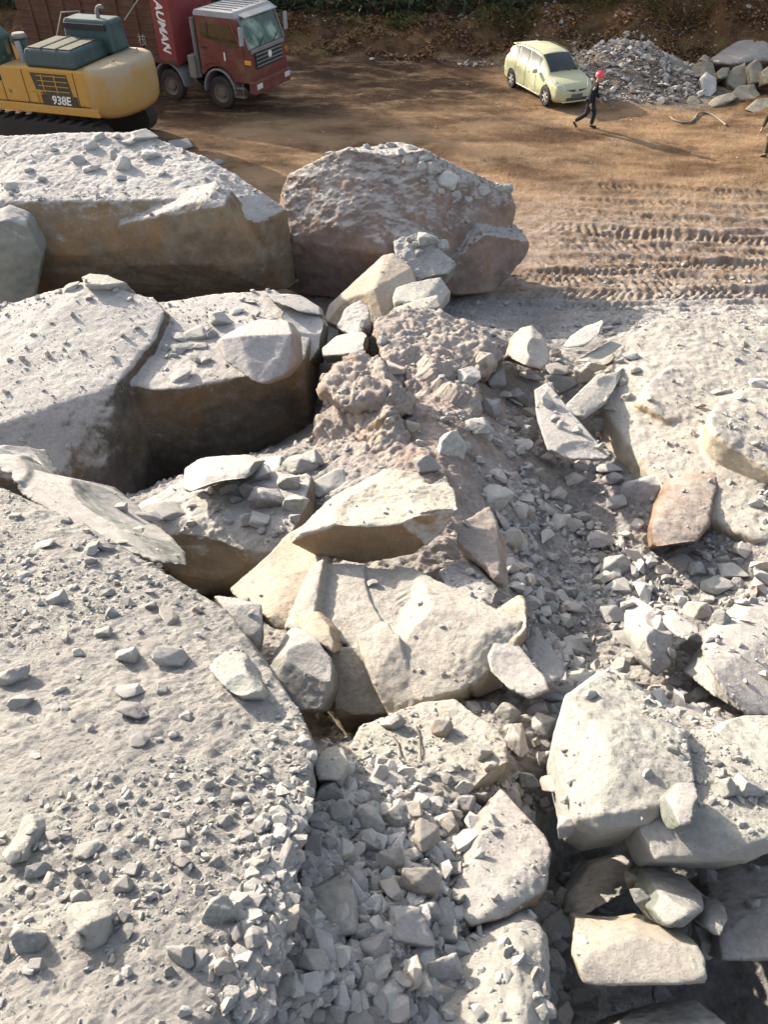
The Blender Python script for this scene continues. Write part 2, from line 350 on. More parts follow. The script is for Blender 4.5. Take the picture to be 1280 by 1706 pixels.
# ------------------------------------------------------------------ rocks
_q = np.linalg.qr(np.random.RandomState(5).normal(size=(3, 3)))[0]
def facet(p):
    """continuous, piecewise flat cellular noise, about -0.5..0.5"""
    i = np.floor(p).astype(np.int64); best = np.full(len(p), 9.0)
    for dx in (-1, 0, 1):
        for dy in (-1, 0, 1):
            for dz in (-1, 0, 1):
                c = i+np.array([dx, dy, dz]); h = PERM[PERM[PERM[c[:, 0] & 255]+(c[:, 1] & 255)]+(c[:, 2] & 255)]
                s = c+0.5+0.4*GR[h]; e = (p-s)@_q
                m_ = np.maximum(np.maximum(np.abs(e[:, 0])*1.1, np.abs(e[:, 1])*.9), np.abs(e[:, 2])*1.25)+0.25*np.abs(e.sum(1))
                best = np.minimum(best, m_)
    return 0.62-best
def hull_bm(pts, chips=0, rnd=None):
    bm = bmesh.new()
    for p in pts: bm.verts.new(p)
    r = bmesh.ops.convex_hull(bm, input=bm.verts)
    bmesh.ops.delete(bm, geom=list(set(r['geom_interior']) | set(r['geom_unused'])), context='VERTS') if (r['geom_interior'] or r['geom_unused']) else None
    ext = max((max(v.co[i] for v in bm.verts)-min(v.co[i] for v in bm.verts)) for i in range(3))
    rnd = rnd or random
    for k in range(chips):
        d = Vector((rnd.gauss(0, 1), rnd.gauss(0, 1), rnd.gauss(0, 1))).normalized()
        s = max(v.co.dot(d) for v in bm.verts)
        bmesh.ops.bisect_plane(bm, geom=bm.verts[:]+bm.edges[:]+bm.faces[:], plane_co=d*(s-ext*rnd.uniform(0.008, 0.045)), plane_no=d, clear_outer=True)
        r = bmesh.ops.convex_hull(bm, input=bm.verts)
        junk = list(set([g for g in r['geom_interior'] if isinstance(g, bmesh.types.BMVert)]))
        if junk: bmesh.ops.delete(bm, geom=junk, context='VERTS')
    bmesh.ops.recalc_face_normals(bm, faces=bm.faces)
    return bm
def remesh(bms, vox):
    me = bpy.data.meshes.new('tmp'); bm = bmesh.new()
    for b in bms:
        t = bpy.data.meshes.new('t'); b.to_mesh(t); bm.from_mesh(t); bpy.data.meshes.remove(t); b.free()
    bmesh.ops.triangulate(bm, faces=bm.faces)
    bm.to_mesh(me); bm.free()
    o = bpy.data.objects.new('tmp', me); C.objects.link(o)
    md = o.modifiers.new('r', 'REMESH'); md.mode = 'VOXEL'; md.voxel_size = vox
    dg = bpy.context.evaluated_depsgraph_get(); ev = o.evaluated_get(dg); m2 = ev.to_mesh()
    n = len(m2.vertices); co = np.empty(n*3, np.float32); m2.vertices.foreach_get('co', co)
    nr = np.empty(n*3, np.float32); m2.vertices.foreach_get('normal', nr)
    q = np.empty(len(m2.polygons)*4, np.int32); m2.loops.foreach_get('vertex_index', q)
    ev.to_mesh_clear(); bpy.data.objects.remove(o); bpy.data.meshes.remove(me)
    return co.reshape(-1, 3).astype(float), nr.reshape(-1, 3).astype(float), q.reshape(-1, 4)
SEED = [0]
def rock(name, label, cat, hulls, mat, vox=0.05, lump=0.06, grit=0.012, freq=1.0, chips=7, group=None, dusty=0.0, solid=True, scoops=4, sdepth=.04):
    """one boulder: union of hulls, worn along its edges, fractured and gritty"""
    SEED[0] += 1; rnd = random.Random(SEED[0]*11)
    if isinstance(hulls[0], Vector): hulls = [hulls]
    bms = []
    for h in hulls:
        bm = hull_bm(h, chips, rnd)
        bms.append(bm)
    co, nr, q = remesh(bms, vox)
    off = SEED[0]*7.7
    size = (co.max(0)-co.min(0)).max()
    r_s = np.random.RandomState(SEED[0])
    for k in range(scoops):                    # conchoidal scars: hollows with crisp rims
        i = r_s.randint(len(co)); rr = size*r_s.uniform(.45, 1.4); dp = min(size*sdepth, rr*.5)*r_s.uniform(.4, 1)
        cc = co[i]+nr[i]*(rr-dp)+r_s.normal(size=3)*size*.02; v = co-cc; ln = np.linalg.norm(v, axis=1)+1e-9; ins = (ln < rr) & (rr-ln < dp*6) & (v@nr[i] < 0)
        co[ins] = cc+v[ins]/ln[ins, None]*(ln[ins]+np.minimum(rr-ln[ins], dp*1.5))[:, None]
    fr = freq*2.2/size
    p = co+off
    # broad planes knocked off, then smaller ones, then grit
    warp = np.stack([perlin(p*fr*1.3), perlin(p*fr*1.3+31), perlin(p*fr*1.3+57)], 1)
    pw = p+warp*0.25*size/2.2
    d = (0.7 if mat.name == 'clay_clod' else 0.36)*lump*size*(0.9*facet(pw*fr*1.0)+0.5*facet(pw*fr*2.6+9)+0.24*facet(pw*fr*7+5))
    gg = fbm(p*fr*7, 5, 0.7)
    d += grit*min(1.0, .25+size*.22)*gg*(0.5+smooth(-.1, .3, perlin(p*fr*2+70)))
    if dusty:
        up = smooth(0.45, 0.85, nr[:, 2])
        d += up*dusty*(0.8*fbm(co*(1.1/dusty**.5)+off, 5, 0.7)+0.35*np.abs(fbm(co*(2.5/dusty**.5)+off, 3, 0.7)))
    co = co+nr*d[:, None]
    if solid: add_solid(co.tolist(), q.tolist(), dusty >= .013)
    c = np.array([(co[:, 0].min()+co[:, 0].max())/2, (co[:, 1].min()+co[:, 1].max())/2, co[:, 2].min()])
    o = link(name, np_mesh(name, co-c, q, mat), loc=c)
    return tag(o, label, cat, group)
def ext(pts, off):
    off = Vector(off); return list(pts)+[p+off for p in pts]
def PL(fn, s, off=None, k=1.0):
    """'px,py,d; ...' through Z (height), Y (distance north) or T (depth)"""
    out = []
    for e in s.split(';'):
        a, b_, c = map(float, e.split(',')); out.append(fn(a, b_, c*k))
    return ext(out, off) if off else out
V3 = Vector
# ------------------------------------------------------------------ the big blocks, back to front
rock('boulder', 'huge pale dusty boulder with dark broken front, in front of the yellow excavator', 'boulder',
     [PL(Z, '-220,238,3.1;0,228,3.15;100,226,3.2;235,221,3.2;340,260,3.0;440,322,2.6;480,350,2.35;-220,345,2.75;0,338,2.75;185,334,2.8;340,326,2.75;430,372,2.35')
      + PL(Y, '478,486,15.0;440,484,14.75;350,482,14.4;150,470,14.7;-220,470,14.6;345,335,14.25;90,480,15.0;60,420,13.75;150,425,13.8;-200,425,13.6') + [V3((-1.95, 15.4, .2)), V3((-9.8, 15.2, .2)), V3((-9.8, 18.0, .2)), V3((-3.4, 17.6, .2))],
      PL(Y, '350,330,13.8;372,345,13.6;395,372,13.75;345,440,13.5;440,478,14.2;440,440,14.0;300,430,13.75;170,440,14.1;200,375,13.9;300,345,13.9;180,470,14.7;320,492,14.5', (0, .8, 0))],
     M['brown'], vox=.032, lump=.022, freq=1.6, dusty=.03, chips=3)
rock('boulder', 'olive grey rock at the left edge, under the rim of the huge dusty boulder', 'boulder',
     [PL(Y, '-90,380,12.9;0,372,13.0;40,385,13.1;72,425,13.3;58,500,13.2;20,520,13.0;-90,560,12.7', (-.2, .9, 0)) + PL(Y, '-90,620,12.8;30,570,13.2')],
     M['green'], vox=.04, lump=.05)
rock('boulder', 'big domed boulder with brown shaded face, left of the tyre-tracked ground', 'boulder',
     [PL(T, '462,340,15.6;480,292,15.7;540,262,15.5;592,246,15.35;690,246,15.35;760,302,15.6;806,345,15.9;850,318,16.6;860,345,16.5;852,392,16.5;700,430,14.95;560,380,15.15;470,400,15.5;620,300,15.2')
      + PL(Y, '475,488,15.7;520,506,15.5;640,520,15.0;760,495,15.1;820,488,15.4') + [V3((-1.9, 18.1, .4)), V3((1.2, 18.4, .4)), V3((2.3, 17.6, .3)), V3((.4, 17.8, 2.7))],
      PL(T, '770,425,15.5;808,390,15.3;850,400,15.9;885,405,16.2;868,440,16.3;850,458,16.3;822,487,16.2;760,492,15.7;715,470,15.5', (-.2, 1.2, -.1))],
     M['pinkb'], vox=.034, lump=.045, freq=1.6, dusty=.035, chips=6)
rock('rubble_block', 'grey stone-strewn ledge caught against the front of the big domed boulder', 'ledge',
     PL(T, '655,400,14.9;700,385,14.9;735,420,14.8;762,440,14.7;740,462,14.6;715,470,14.5;690,466,14.5;662,440,14.6', (0, .7, -.6)), M['grey'], vox=.03, lump=.05, dusty=.05)
rock('boulder', 'tan boulder with sunlit pointed top below the big domed boulder', 'boulder',
     PL(T, '655,421,14.0;640,424,14.0;565,492,13.9;548,508,13.9;538,540,13.8;580,560,13.5;640,535,13.2;625,480,13.3;672,470,13.6;686,446,13.8;700,500,13.5', (.1, .8, -.5)),
     M['tan'], vox=.03, lump=.025)
rock('boulder', 'pale square-cut rock right of the tan pointed boulder', 'boulder',
     PL(T, '660,480,13.1;690,470,13.2;735,462,13.4;755,492,13.2;735,515,12.8;700,505,12.6;660,510,12.7;655,495,12.8', (0, .6, -.45)), M['white'], vox=.025, lump=.03)
rock('rock_slab', 'thin buff slab lying over the top of the dirt mound', 'slab',
     PL(T, '655,515,12.5;690,502,12.5;730,492,12.6;735,512,12.4;700,520,12.2;665,524,12.2', (0, .3, -.15)), M['cream'], vox=.02, lump=.02)
rock('boulder', 'dust-topped clay hump with curved edge at the head of the dirt mound', 'mound',
     [PL(T, '625,530,12.0;680,515,12.2;735,518,12.3;745,560,11.7;700,610,11.0;690,650,10.6;655,640,10.6;640,590,11.0;625,555,11.5', (.1, .8, -.7)),
      PL(T, '735,520,12.2;790,540,12.0;840,590,11.5;800,630,11.0;730,640,10.8;690,600,11.1;700,560,11.7', (.1, .8, -.7))],
     M['clod'], vox=.03, lump=.07, grit=.03, dusty=.04, freq=2.2, scoops=3)
rock('boulder', 'lumpy clay outcrop with rusty hollow, standing right of the dark pit', 'mound',
     [PL(T, '525,640,9.5;540,604,9.8;590,590,9.9;645,598,9.8;680,640,9.6;690,690,9.3;620,650,9.2;560,665,9.15', (.05, .9, -.9)),
      PL(T, '530,690,9.8;590,675,9.5;620,665,9.3;665,690,9.4;690,745,9.2;640,775,9.05;560,780,9.15;520,765,9.4;540,720,9.7', (.05, .9, -.6)),
      PL(T, '690,600,10.8;750,590,11.0;800,640,10.4;785,710,9.8;730,765,9.3;690,720,9.5', (0, .6, -.9)),
      PL(T, '600,690,9.2;640,680,9.15;680,730,9.0;670,770,8.9;610,770,8.9;590,730,9.1', (0, .6, -.5))],
     M['clod'], vox=.026, lump=.09, grit=.035, dusty=.04, freq=2.6, scoops=3)
# block B
rock('boulder', 'massive flat-topped block with hump at its left and sheer dark front, mid left', 'boulder',
     [PL(Z, '215,560,2.15;262,505,2.25;330,498,2.25;370,488,2.25;455,484,2.2;530,522,2.1;512,595,2.1;500,606,2.15;420,622,2.2;370,634,2.2;312,647,2.2;262,650,2.2;205,638,2.2')
      + PL(Y, '505,610,9.35;508,760,9.6;330,840,8.9;170,838,8.62') + [V3((-1.25, 12.3, .2)), V3((-4.0, 12.5, .2)), V3((-3.7, 9.0, .0)), V3((-1.1, 9.6, .0))],
      PL(T, '-150,560,11.6;0,528,11.9;55,503,12.0;110,484,12.0;160,462,12.1;245,482,12.1;275,520,11.7;262,560,11.3;205,600,10.95;205,640,10.6;120,520,11.6;60,560,11.3;195,640,10.45;168,832,10.3;80,815,9.9;0,740,9.9;-150,760,9.5')
      + [V3((-3.9, 8.6, .0)), V3((-3.6, 7.7, .6)), V3((-6.5, 7.0, .6)), V3((-6.5, 12.0, .2)), V3((-3.5, 12, .2))]],
     M['dark'], vox=.036, lump=.020, freq=1.5, dusty=.014, chips=2, scoops=0)
rock('boulder', 'pale block with squared face tilted on the front edge of the flat-topped block', 'boulder',
     PL(T, '360,570,10.9;378,556,11.1;430,532,11.5;478,534,11.5;492,552,11.3;493,600,10.9;478,625,10.65;446,643,10.4;420,634,10.4;372,600,10.6;365,565,10.75;486,556,10.9;400,560,10.7', (.05, .35, -.25), k=.95),
     M['pink'], vox=.02, lump=.012, scoops=2, sdepth=.02)
rock('boulder', 'dark-sided wedge rock behind the pale squared block', 'boulder',
     PL(T, '468,515,11.8;495,500,12.2;525,505,12.3;538,528,12.1;536,545,11.8;530,595,11.5;505,610,11.4;472,540,11.6', (.05, .5, -.4)), M['dark'], vox=.025, lump=.015)
rock('boulder', 'small rounded pale rock on the back rim of the flat-topped block', 'boulder',
     PL(T, '135,462,12.0;150,456,12.1;180,458,12.1;212,470,12.0;175,476,11.7;140,474,11.7', (0, .4, -.5)), M['white'], vox=.02, lump=.04)
rock('boulder', 'grey block leaning at the right end of the flat-topped block', 'boulder',
     PL(T, '470,488,12.4;500,492,12.5;532,512,12.3;535,525,12.1;500,520,11.9;468,512,11.8;440,488,12.2', (.0, .5, -.3)), M['green'], vox=.025, lump=.02)
rock('boulder', 'angular grey-green stone propped in the gap behind the clay outcrop', 'boulder',
     PL(T, '536,580,11.3;560,560,11.7;600,548,11.9;613,560,11.6;606,585,11.2;575,596,11.0;538,598,11.0', (.02, .4, -.35)), M['green'], vox=.02, lump=.02)
rock('boulder', 'rough rubbly grey rock standing between the tan pointed boulder and the clay outcrop', 'boulder',
     PL(T, '560,545,12.2;580,510,12.7;600,499,12.8;615,512,12.5;615,550,12.0;590,560,11.8', (.02, .5, -.5)), M['grey'], vox=.025, lump=.08, dusty=.03)
rock('boulder', 'low bluish slab leaning at the foot of the flat-topped block, left edge', 'slab',
     PL(T, '0,745,7.9;15,735,8.1;45,738,8.2;78,795,7.6;60,800,7.2;0,775,7.3;-60,750,7.8', (.0, .3, -.3)), M['green'], vox=.025, lump=.02)
# right side mass
rock('boulder', 'broad powdery pale mound with sunlit rims running off the right edge', 'mound',
     [PL(T, '995,690,11.2;1005,640,11.7;1050,560,12.6;1100,529,13.0;1230,540,13.0;1420,560,12.9;1420,700,11.0;1420,900,8.8;1260,900,8.8;1150,850,9.4;1060,790,10.1;1020,750,10.6;1150,650,11.3;1250,660,11.2;1200,770,10.0', (.3, .6, -2.4)),
      PL(T, '1062,665,10.9;1080,640,11.2;1120,608,11.7;1175,612,11.75;1215,640,11.4;1190,690,10.8;1110,700,10.6', (.2, .6, -1.5)),
      PL(T, '1182,700,9.8;1195,670,10.2;1230,650,10.6;1300,640,10.8;1420,660,10.7;1420,760,9.5;1290,790,9.2;1210,740,9.5;1190,720,9.6', (.3, .6, -2.0))],
     M['cream'], vox=.032, lump=.025, freq=2.4, dusty=.024, chips=8, scoops=5, sdepth=.02)
rock('boulder', 'rusty brown leaning rock face below the dusty boulders at the right', 'boulder',
     PL(T, '1110,800,9.4;1135,772,9.6;1180,765,9.6;1200,790,9.3;1195,850,8.7;1160,905,8.2;1090,918,8.0;1085,880,8.3;1095,840,8.8', (.3, .7, -.7), k=1.05),
     M['rust'], vox=.022, lump=.06, chips=5)
rock('boulder', 'reddish brown five-sided boulder at the end of the tracked ground', 'boulder',
     PL(T, '845,600,11.6;855,560,12.1;870,545,12.3;885,541,12.3;905,560,12.1;918,592,11.7;908,617,11.4;875,612,11.35;888,580,11.5', (.05, .5, -.35)), M['s_brown'], vox=.022, lump=.025)
rock('rock_slab', 'large smooth triangular slab leaning on the rubble slope', 'slab',
     PL(T, '890,650,10.1;912,637,10.3;935,665,10.0;975,715,9.5;1018,765,9.0;960,762,8.9;912,750,8.95;895,700,9.5', (.06, .16, -.12), k=1.08), M['pink'], vox=.02, lump=.008, chips=3, scoops=2, sdepth=.02)
rock('rock_slab', 'long two-toned slab leaning above the smooth triangular slab', 'slab',
     PL(T, '942,675,9.9;965,655,10.3;1010,610,11.0;1038,608,11.1;1035,630,10.8;1010,670,10.2;975,695,9.8;955,690,9.75', (.06, .25, -.25), k=1.07), M['white'], vox=.02, lump=.015)
rock('rock_slab', 'flat pale flake lying on the rubble near the tracked ground', 'slab',
     PL(T, '962,603,11.5;990,588,11.8;1020,568,12.2;1038,575,12.1;1010,598,11.6;985,605,11.4', (0, .2, -.12), k=1.03), M['cream'], vox=.018, lump=.01)
rock('rock_slab', 'thin upright grey flake at the edge of the tracked ground', 'slab',
     PL(T, '940,580,12.0;955,560,12.3;975,545,12.5;1008,536,12.6;1000,555,12.3;975,578,12.0', (.02, .2, -.1)), M['green'], vox=.018, lump=.01)
# shelf and its stones
rock('boulder', 'rubble-topped ledge rock with curved brown face beside the dark pit', 'boulder',
     [PL(Z, '195,850,2.75;300,800,2.6;420,770,2.6;520,790,2.75;505,850,2.95;480,900,3.0;420,890,2.98;340,868,2.95;255,880,2.85') + PL(Y, '250,885,5.5;265,930,5.2;330,990,5.2;385,975,5.05;450,940,5.0;480,900,5.1') + [V3((-2.1, 5.6, .9)), V3((-.8, 5.2, 1.5)), V3((-.5, 6.8, 1.4)), V3((-2.3, 6.9, 1.0))]],
     M['brown'], vox=.024, lump=.022, dusty=.035)
rock('rock_slab', 'long pale bluish slab along the top edge of the left slope', 'slab',
     [PL(T, '0,800,6.1;10,772,6.5;60,788,6.5;130,800,6.45;200,862,6.0;268,938,5.4;240,935,5.3;150,890,5.5;60,840,5.8', (.15, .4, -.5)),
      PL(T, '0,770,6.7;25,768,6.8;30,800,6.4;0,800,6.3;-60,770,6.6', (0, .3, -.3))], M['green'], vox=.022, lump=.015)
rock('boulder', 'flat-topped bluish block above the dark pit, largest stone on the ledge', 'boulder',
     PL(T, '303,783,8.0;330,765,8.35;400,761,8.4;430,772,8.2;425,785,8.0;395,790,7.75;400,805,7.6;330,820,7.55;303,822,7.7;345,792,7.7', (.02, .35, -.25)), M['green'], vox=.018, lump=.015)
rock('boulder', 'sunlit hooded cap boulder with rusty underside, centre of the picture', 'boulder',
     [PL(T, '484,905,5.92;500,880,6.02;555,825,6.35;600,805,6.5;640,783,6.65;700,790,6.6;740,822,6.35;765,852,6.05;715,858,5.92;650,865,5.86;575,868,5.84;500,888,5.9;525,925,6.1;600,940,6.12;690,925,6.12;712,900,6.1'),
      PL(T, '700,850,6.0;745,825,6.3;765,850,6.1;740,890,6.1;705,915,6.05', (.0, .35, -.1))],
     M['cap'], vox=.016, lump=.03, dusty=.010, freq=1.6, chips=4)
rock('rock_slab', 'tan sheet of rock standing on edge left of the hooded cap boulder', 'slab',
     [PL(T, '378,986,6.0;410,972,6.05;440,955,6.1;455,925,6.2;480,895,6.3;540,880,6.3;545,945,5.9;520,1000,5.65;470,1062,5.4;448,1030,5.5;430,990,5.8', (.05, .3, -.2))], M['tan'], vox=.018, lump=.02)
rock('boulder', 'squared brown block wedged in the cleft beside the left slope', 'boulder',
     PL(T, '355,992,5.2;395,996,5.2;436,1006,5.1;440,1060,4.95;432,1100,4.95;400,1060,4.95;370,1010,5.05', (-.1, .3, -.45)), M['brown'], vox=.018, lump=.015)
# main rock group in the middle
rock('boulder', 'large faceted tan rock mass under the hooded cap boulder', 'boulder',
     [PL(T, '515,950,6.05;700,950,6.0;862,1048,5.32;785,1150,4.96;695,1188,4.92;565,1192,5.1;478,1070,5.45;690,1060,5.2', (.05, .2, -.8)),
      PL(T, '525,938,5.95;600,948,5.92;690,945,5.92;735,985,5.65;705,1090,5.15;610,1085,5.2;540,1060,5.3;510,1010,5.6;600,1000,5.55', (.05, .2, -.9)),
      PL(T, '698,952,5.85;735,985,5.6;790,1010,5.4;872,1035,5.15;850,1090,4.95;770,1150,4.75;700,1168,4.72;662,1085,4.98;722,1012,5.2;800,1060,4.98', (.05, .2, -.8)),
      PL(T, '592,1060,5.1;640,1035,5.2;668,1060,5.0;695,1180,4.72;650,1195,4.75;620,1130,4.82', (.05, .2, -.6)),
      PL(T, '540,1080,5.2;620,1075,5.2;645,1190,4.95;560,1190,5.0', (.05, .2, -.5)),
      PL(T, '520,990,5.5;540,930,5.85;520,938,5.85;497,1010,5.5;470,1045,5.3;520,1050,5.2', (.1, .15, -.7))],
     M['cream'], vox=.015, lump=.035, freq=1.8, chips=5, scoops=5, sdepth=.03)
rock('boulder', 'upright horn of pale tan rock at the right end of the central rock mass', 'boulder',
     PL(T, '812,1025,5.35;845,1005,5.4;868,988,5.4;877,992,5.35;877,1060,5.0;860,1085,4.95;820,1080,5.0;800,1050,5.15', (.08, .25, -.4)), M['tan'], vox=.015, lump=.02)
rock('boulder', 'grey-green boulder leaning in the cleft at the left foot of the central rock mass', 'boulder',
     PL(T, '445,1105,4.95;470,1075,5.1;485,1045,5.2;535,1055,5.05;552,1095,4.85;550,1150,4.7;535,1185,4.7;495,1185,4.7;470,1140,4.75;480,1090,4.8', (.05, .3, -.5)), M['green'], vox=.016, lump=.025)
rock('boulder', 'blunt tan knob above the grey-green leaning boulder', 'boulder',
     PL(T, '490,1040,5.25;500,1015,5.4;530,1020,5.35;560,1060,5.05;555,1090,4.9;520,1060,5.0', (.05, .25, -.3)), M['tan'], vox=.015, lump=.03)
rock('boulder', 'dusty blue-grey hump of rock behind the pale tan horn', 'boulder',
     PL(T, '730,955,6.0;775,928,6.3;800,945,6.2;838,990,5.75;830,1010,5.5;780,1010,5.5;745,985,5.7', (.05, .35, -.4)), M['grey'], vox=.018, lump=.03, dusty=.015)
rock('rock_slab', 'jagged upright brown shard right of the hooded cap boulder', 'slab',
     PL(T, '760,875,6.35;790,862,6.5;815,846,6.6;828,880,6.4;835,940,6.0;830,968,5.85;800,920,6.05;745,900,6.2', (.15, .35, -.5)), M['clod'], vox=.018, lump=.06)
rock('rock_slab', 'smooth greenish slab sloping down right of the central rock mass', 'slab',
     PL(T, '808,1080,4.95;820,1060,5.05;870,1075,5.0;912,1135,4.65;916,1152,4.55;890,1170,4.45;850,1150,4.5;818,1120,4.65', (.05, .2, -.25)), M['green'], vox=.016, lump=.015)
rock('boulder', 'rounded dusty grey rock behind the smooth greenish slab', 'boulder',
     PL(T, '872,1070,5.1;900,1055,5.2;925,1080,5.05;943,1120,4.8;935,1140,4.65;915,1145,4.6;880,1095,4.85', (.08, .3, -.3), k=1.05), M['grey'], vox=.016, lump=.03, dusty=.012)
rock('boulder', 'oval cobble-like grey boulder on the shaded slope at the right', 'boulder',
     PL(T, '1052,1030,5.5;1065,1005,5.75;1090,998,5.8;1110,1015,5.65;1128,1075,5.3;1120,1110,5.1;1095,1127,5.0;1070,1110,5.0;1055,1070,5.2;1085,1060,5.05', (.05, .3, -.25), k=1.32), M['grey'], vox=.016, lump=.03)
rock('rock_slab', 'large smooth pale slab standing at the right edge above the dark gap', 'slab',
     [PL(T, '1178,1070,5.2;1195,1060,5.3;1230,1020,5.6;1255,1012,5.65;1330,1030,5.6;1330,1190,4.8;1245,1195,4.7;1212,1160,4.75;1190,1120,4.85;1172,1100,4.95', (.08, .22, -.12), k=1.28)], M['pink'], vox=.018, lump=.008, chips=3, scoops=2, sdepth=.02)
rock('rock_slab', 'dark-edged slab lying under the large smooth pale slab', 'slab',
     PL(T, '1140,1120,5.3;1160,1100,5.4;1190,1070,5.5;1230,1150,5.1;1235,1185,4.95;1190,1160,5.0', (.08, .2, -.2), k=1.28), M['green'], vox=.018, lump=.015)
rock('rock_slab', 'flat purple-grey slab beside the oval boulder on the shaded slope', 'slab',
     PL(T, '1108,1030,5.55;1125,1018,5.65;1168,1048,5.45;1168,1058,5.35;1130,1062,5.3;1115,1050,5.35', (.02, .2, -.15), k=1.32), M['s_lilac'], vox=.015, lump=.01)
# slope on the left: one enormous dust-covered slab
rock('boulder', 'enormous dust-covered slab sloping across the whole left foreground', 'boulder',
     [PL(T, '-420,800,5.75;0,812,5.62;75,850,5.36;130,868,5.2;262,955,4.72;350,1000,4.45;440,1100,3.98;500,1190,3.6;523,1240,3.42;520,1290,3.28;470,1380,3.02;455,1500,2.74;440,1620,2.5;430,1800,2.2;-420,1500,2.66;0,1100,3.92;-420,1100,3.95;200,1250,3.34;400,1250,3.32;200,1100,3.88;380,1020,4.3;470,1180,3.62;0,1400,2.87;250,1400,2.88;0,1600,2.41;300,1600,2.42;0,1760,2.13;-420,1800,2.07;300,1760,2.14')
      + PL(T, '520,1290,3.9;523,1240,4.2;450,1110,4.75;350,1015,5.2;0,850,6.1;-420,850,6.2;-420,1500,3.5;300,1500,3.5;440,1500,3.4;-420,1800,2.6;430,1800,2.6')],
     M['slab'], vox=.016, lump=.0045, freq=4, grit=.008, dusty=.022, chips=0, scoops=0)
rock('rock_slab', 'smooth pale flank of rock along the lower right edge of the left slope', 'slab',
     PL(T, '440,1112,4.1;470,1140,3.95;505,1200,3.65;524,1245,3.5;515,1262,3.45;480,1250,3.45;445,1200,3.7;425,1140,4.0', (.02, .05, -.35)), M['green'], vox=.014, lump=.008)
# front right blocks
rock('boulder', 'big pale grit-covered boulder with pointed top, lower right', 'boulder',
     PL(T, '945,1150,4.05;1000,1108,4.3;1025,1112,4.28;1080,1150,4.1;1145,1215,3.85;1160,1300,3.5;1110,1350,3.35;1085,1368,3.3;1000,1380,3.28;962,1365,3.35;945,1300,3.55;927,1235,3.8;1020,1250,3.55', (.05, .12, -.55)),
     M['white'], vox=.014, lump=.018, dusty=.016, scoops=0, chips=9)
rock('boulder', 'broad pale shelf of rock right of the pointed grit-covered boulder', 'boulder',
     PL(T, '1120,1215,4.0;1190,1215,4.0;1280,1290,3.65;1340,1340,3.45;1340,1400,3.3;1265,1395,3.3;1250,1435,3.28;1160,1436,3.28;1080,1432,3.25;1065,1375,3.35;1100,1320,3.5', (.05, .12, -.4)),
     M['white'], vox=.014, lump=.012, dusty=.016)
rock('boulder', 'bright white rounded boulder cut by the right edge', 'boulder',
     PL(T, '1195,1225,4.1;1210,1200,4.3;1240,1192,4.35;1340,1190,4.35;1340,1310,3.7;1280,1310,3.7;1240,1280,3.8', (.05, .15, -.4)), M['white'], vox=.014, lump=.02, dusty=.012)
rock('boulder', 'shield-shaped pale stone lying on the shelf of rock, lower right', 'stone',
     PL(T, '1107,1328,3.32;1130,1303,3.4;1160,1305,3.4;1166,1330,3.3;1152,1375,3.15;1135,1380,3.13;1125,1360,3.18', (.0, .05, -.15)), M['green'], vox=.01, lump=.015)
rock('boulder', 'greenish wedge boulder in the dark hollow under the pale shelf', 'boulder',
     PL(T, '940,1525,3.75;945,1490,3.9;985,1440,4.1;1040,1425,4.15;1065,1450,4.0;1060,1475,3.85;1000,1510,3.65;975,1530,3.6', (.05, .15, -.35)), M['green'], vox=.014, lump=.02)
rock('boulder', 'angular two-faced boulder with tan lower face, under the pale shelf', 'boulder',
     PL(T, '1072,1450,3.5;1080,1435,3.6;1140,1452,3.55;1172,1490,3.35;1175,1520,3.2;1158,1545,3.12;1110,1545,3.12;1080,1510,3.22;1150,1520,3.1;1090,1480,3.25', (.03, .12, -.3)), M['green'], vox=.012, lump=.015)
rock('boulder', 'small pale block filling the corner below the two-faced boulder', 'stone',
     PL(T, '1175,1495,3.45;1200,1500,3.4;1222,1530,3.25;1200,1565,3.1;1180,1545,3.15', (.02, .1, -.2)), M['white'], vox=.01, lump=.02)
rock('boulder', 'grey flat-faced block at the right edge beneath the pale shelf', 'boulder',
     PL(T, '1175,1460,3.8;1215,1445,3.85;1340,1440,3.85;1340,1600,3.2;1280,1602,3.18;1205,1600,3.2;1200,1570,3.25;1180,1500,3.6', (.03, .12, -.35)), M['grey'], vox=.014, lump=.02, dusty=.008)
rock('rock_slab', 'broad buff slab bridging two dark gaps at the bottom right', 'slab',
     PL(T, '955,1532,3.3;1060,1530,3.3;1125,1545,3.25;1175,1580,3.08;1182,1642,2.95;1080,1640,2.95;975,1642,2.97;960,1600,3.02;1055,1560,3.1', (.03, .10, -.22)), M['cream'], vox=.012, lump=.014)
rock('boulder', 'tall triangular pinkish boulder left of the dark hollow', 'boulder',
     PL(T, '735,1430,3.7;745,1410,3.75;835,1312,4.05;860,1325,4.0;905,1380,3.8;920,1420,3.6;910,1480,3.45;890,1515,3.35;850,1490,3.35;780,1545,3.25;745,1500,3.4;800,1400,3.6', (.03, .12, -.45), k=0.97), M['pink'], vox=.012, lump=.015, scoops=3)
rock('boulder', 'bright grit-covered boulder with smooth grey right side, bottom edge', 'boulder',
     PL(T, '765,1570,3.15;860,1500,3.35;880,1515,3.3;915,1560,3.15;917,1650,2.95;912,1780,2.65;720,1780,2.6;730,1680,2.82;775,1620,2.95;860,1590,2.98;870,1720,2.68', (.03, .05, -.35)), M['white'], vox=.012, lump=.016, dusty=.012)
rock('boulder', 'rounded pale boulder in the middle of the foreground rubble', 'boulder',
     PL(T, '500,1465,3.25;515,1445,3.35;560,1432,3.4;585,1440,3.35;595,1500,3.1;592,1550,2.95;560,1560,2.95;525,1510,3.05;505,1490,3.15;550,1470,3.15', (.02, .05, -.3), k=0.95), M['white'], vox=.011, lump=.02)
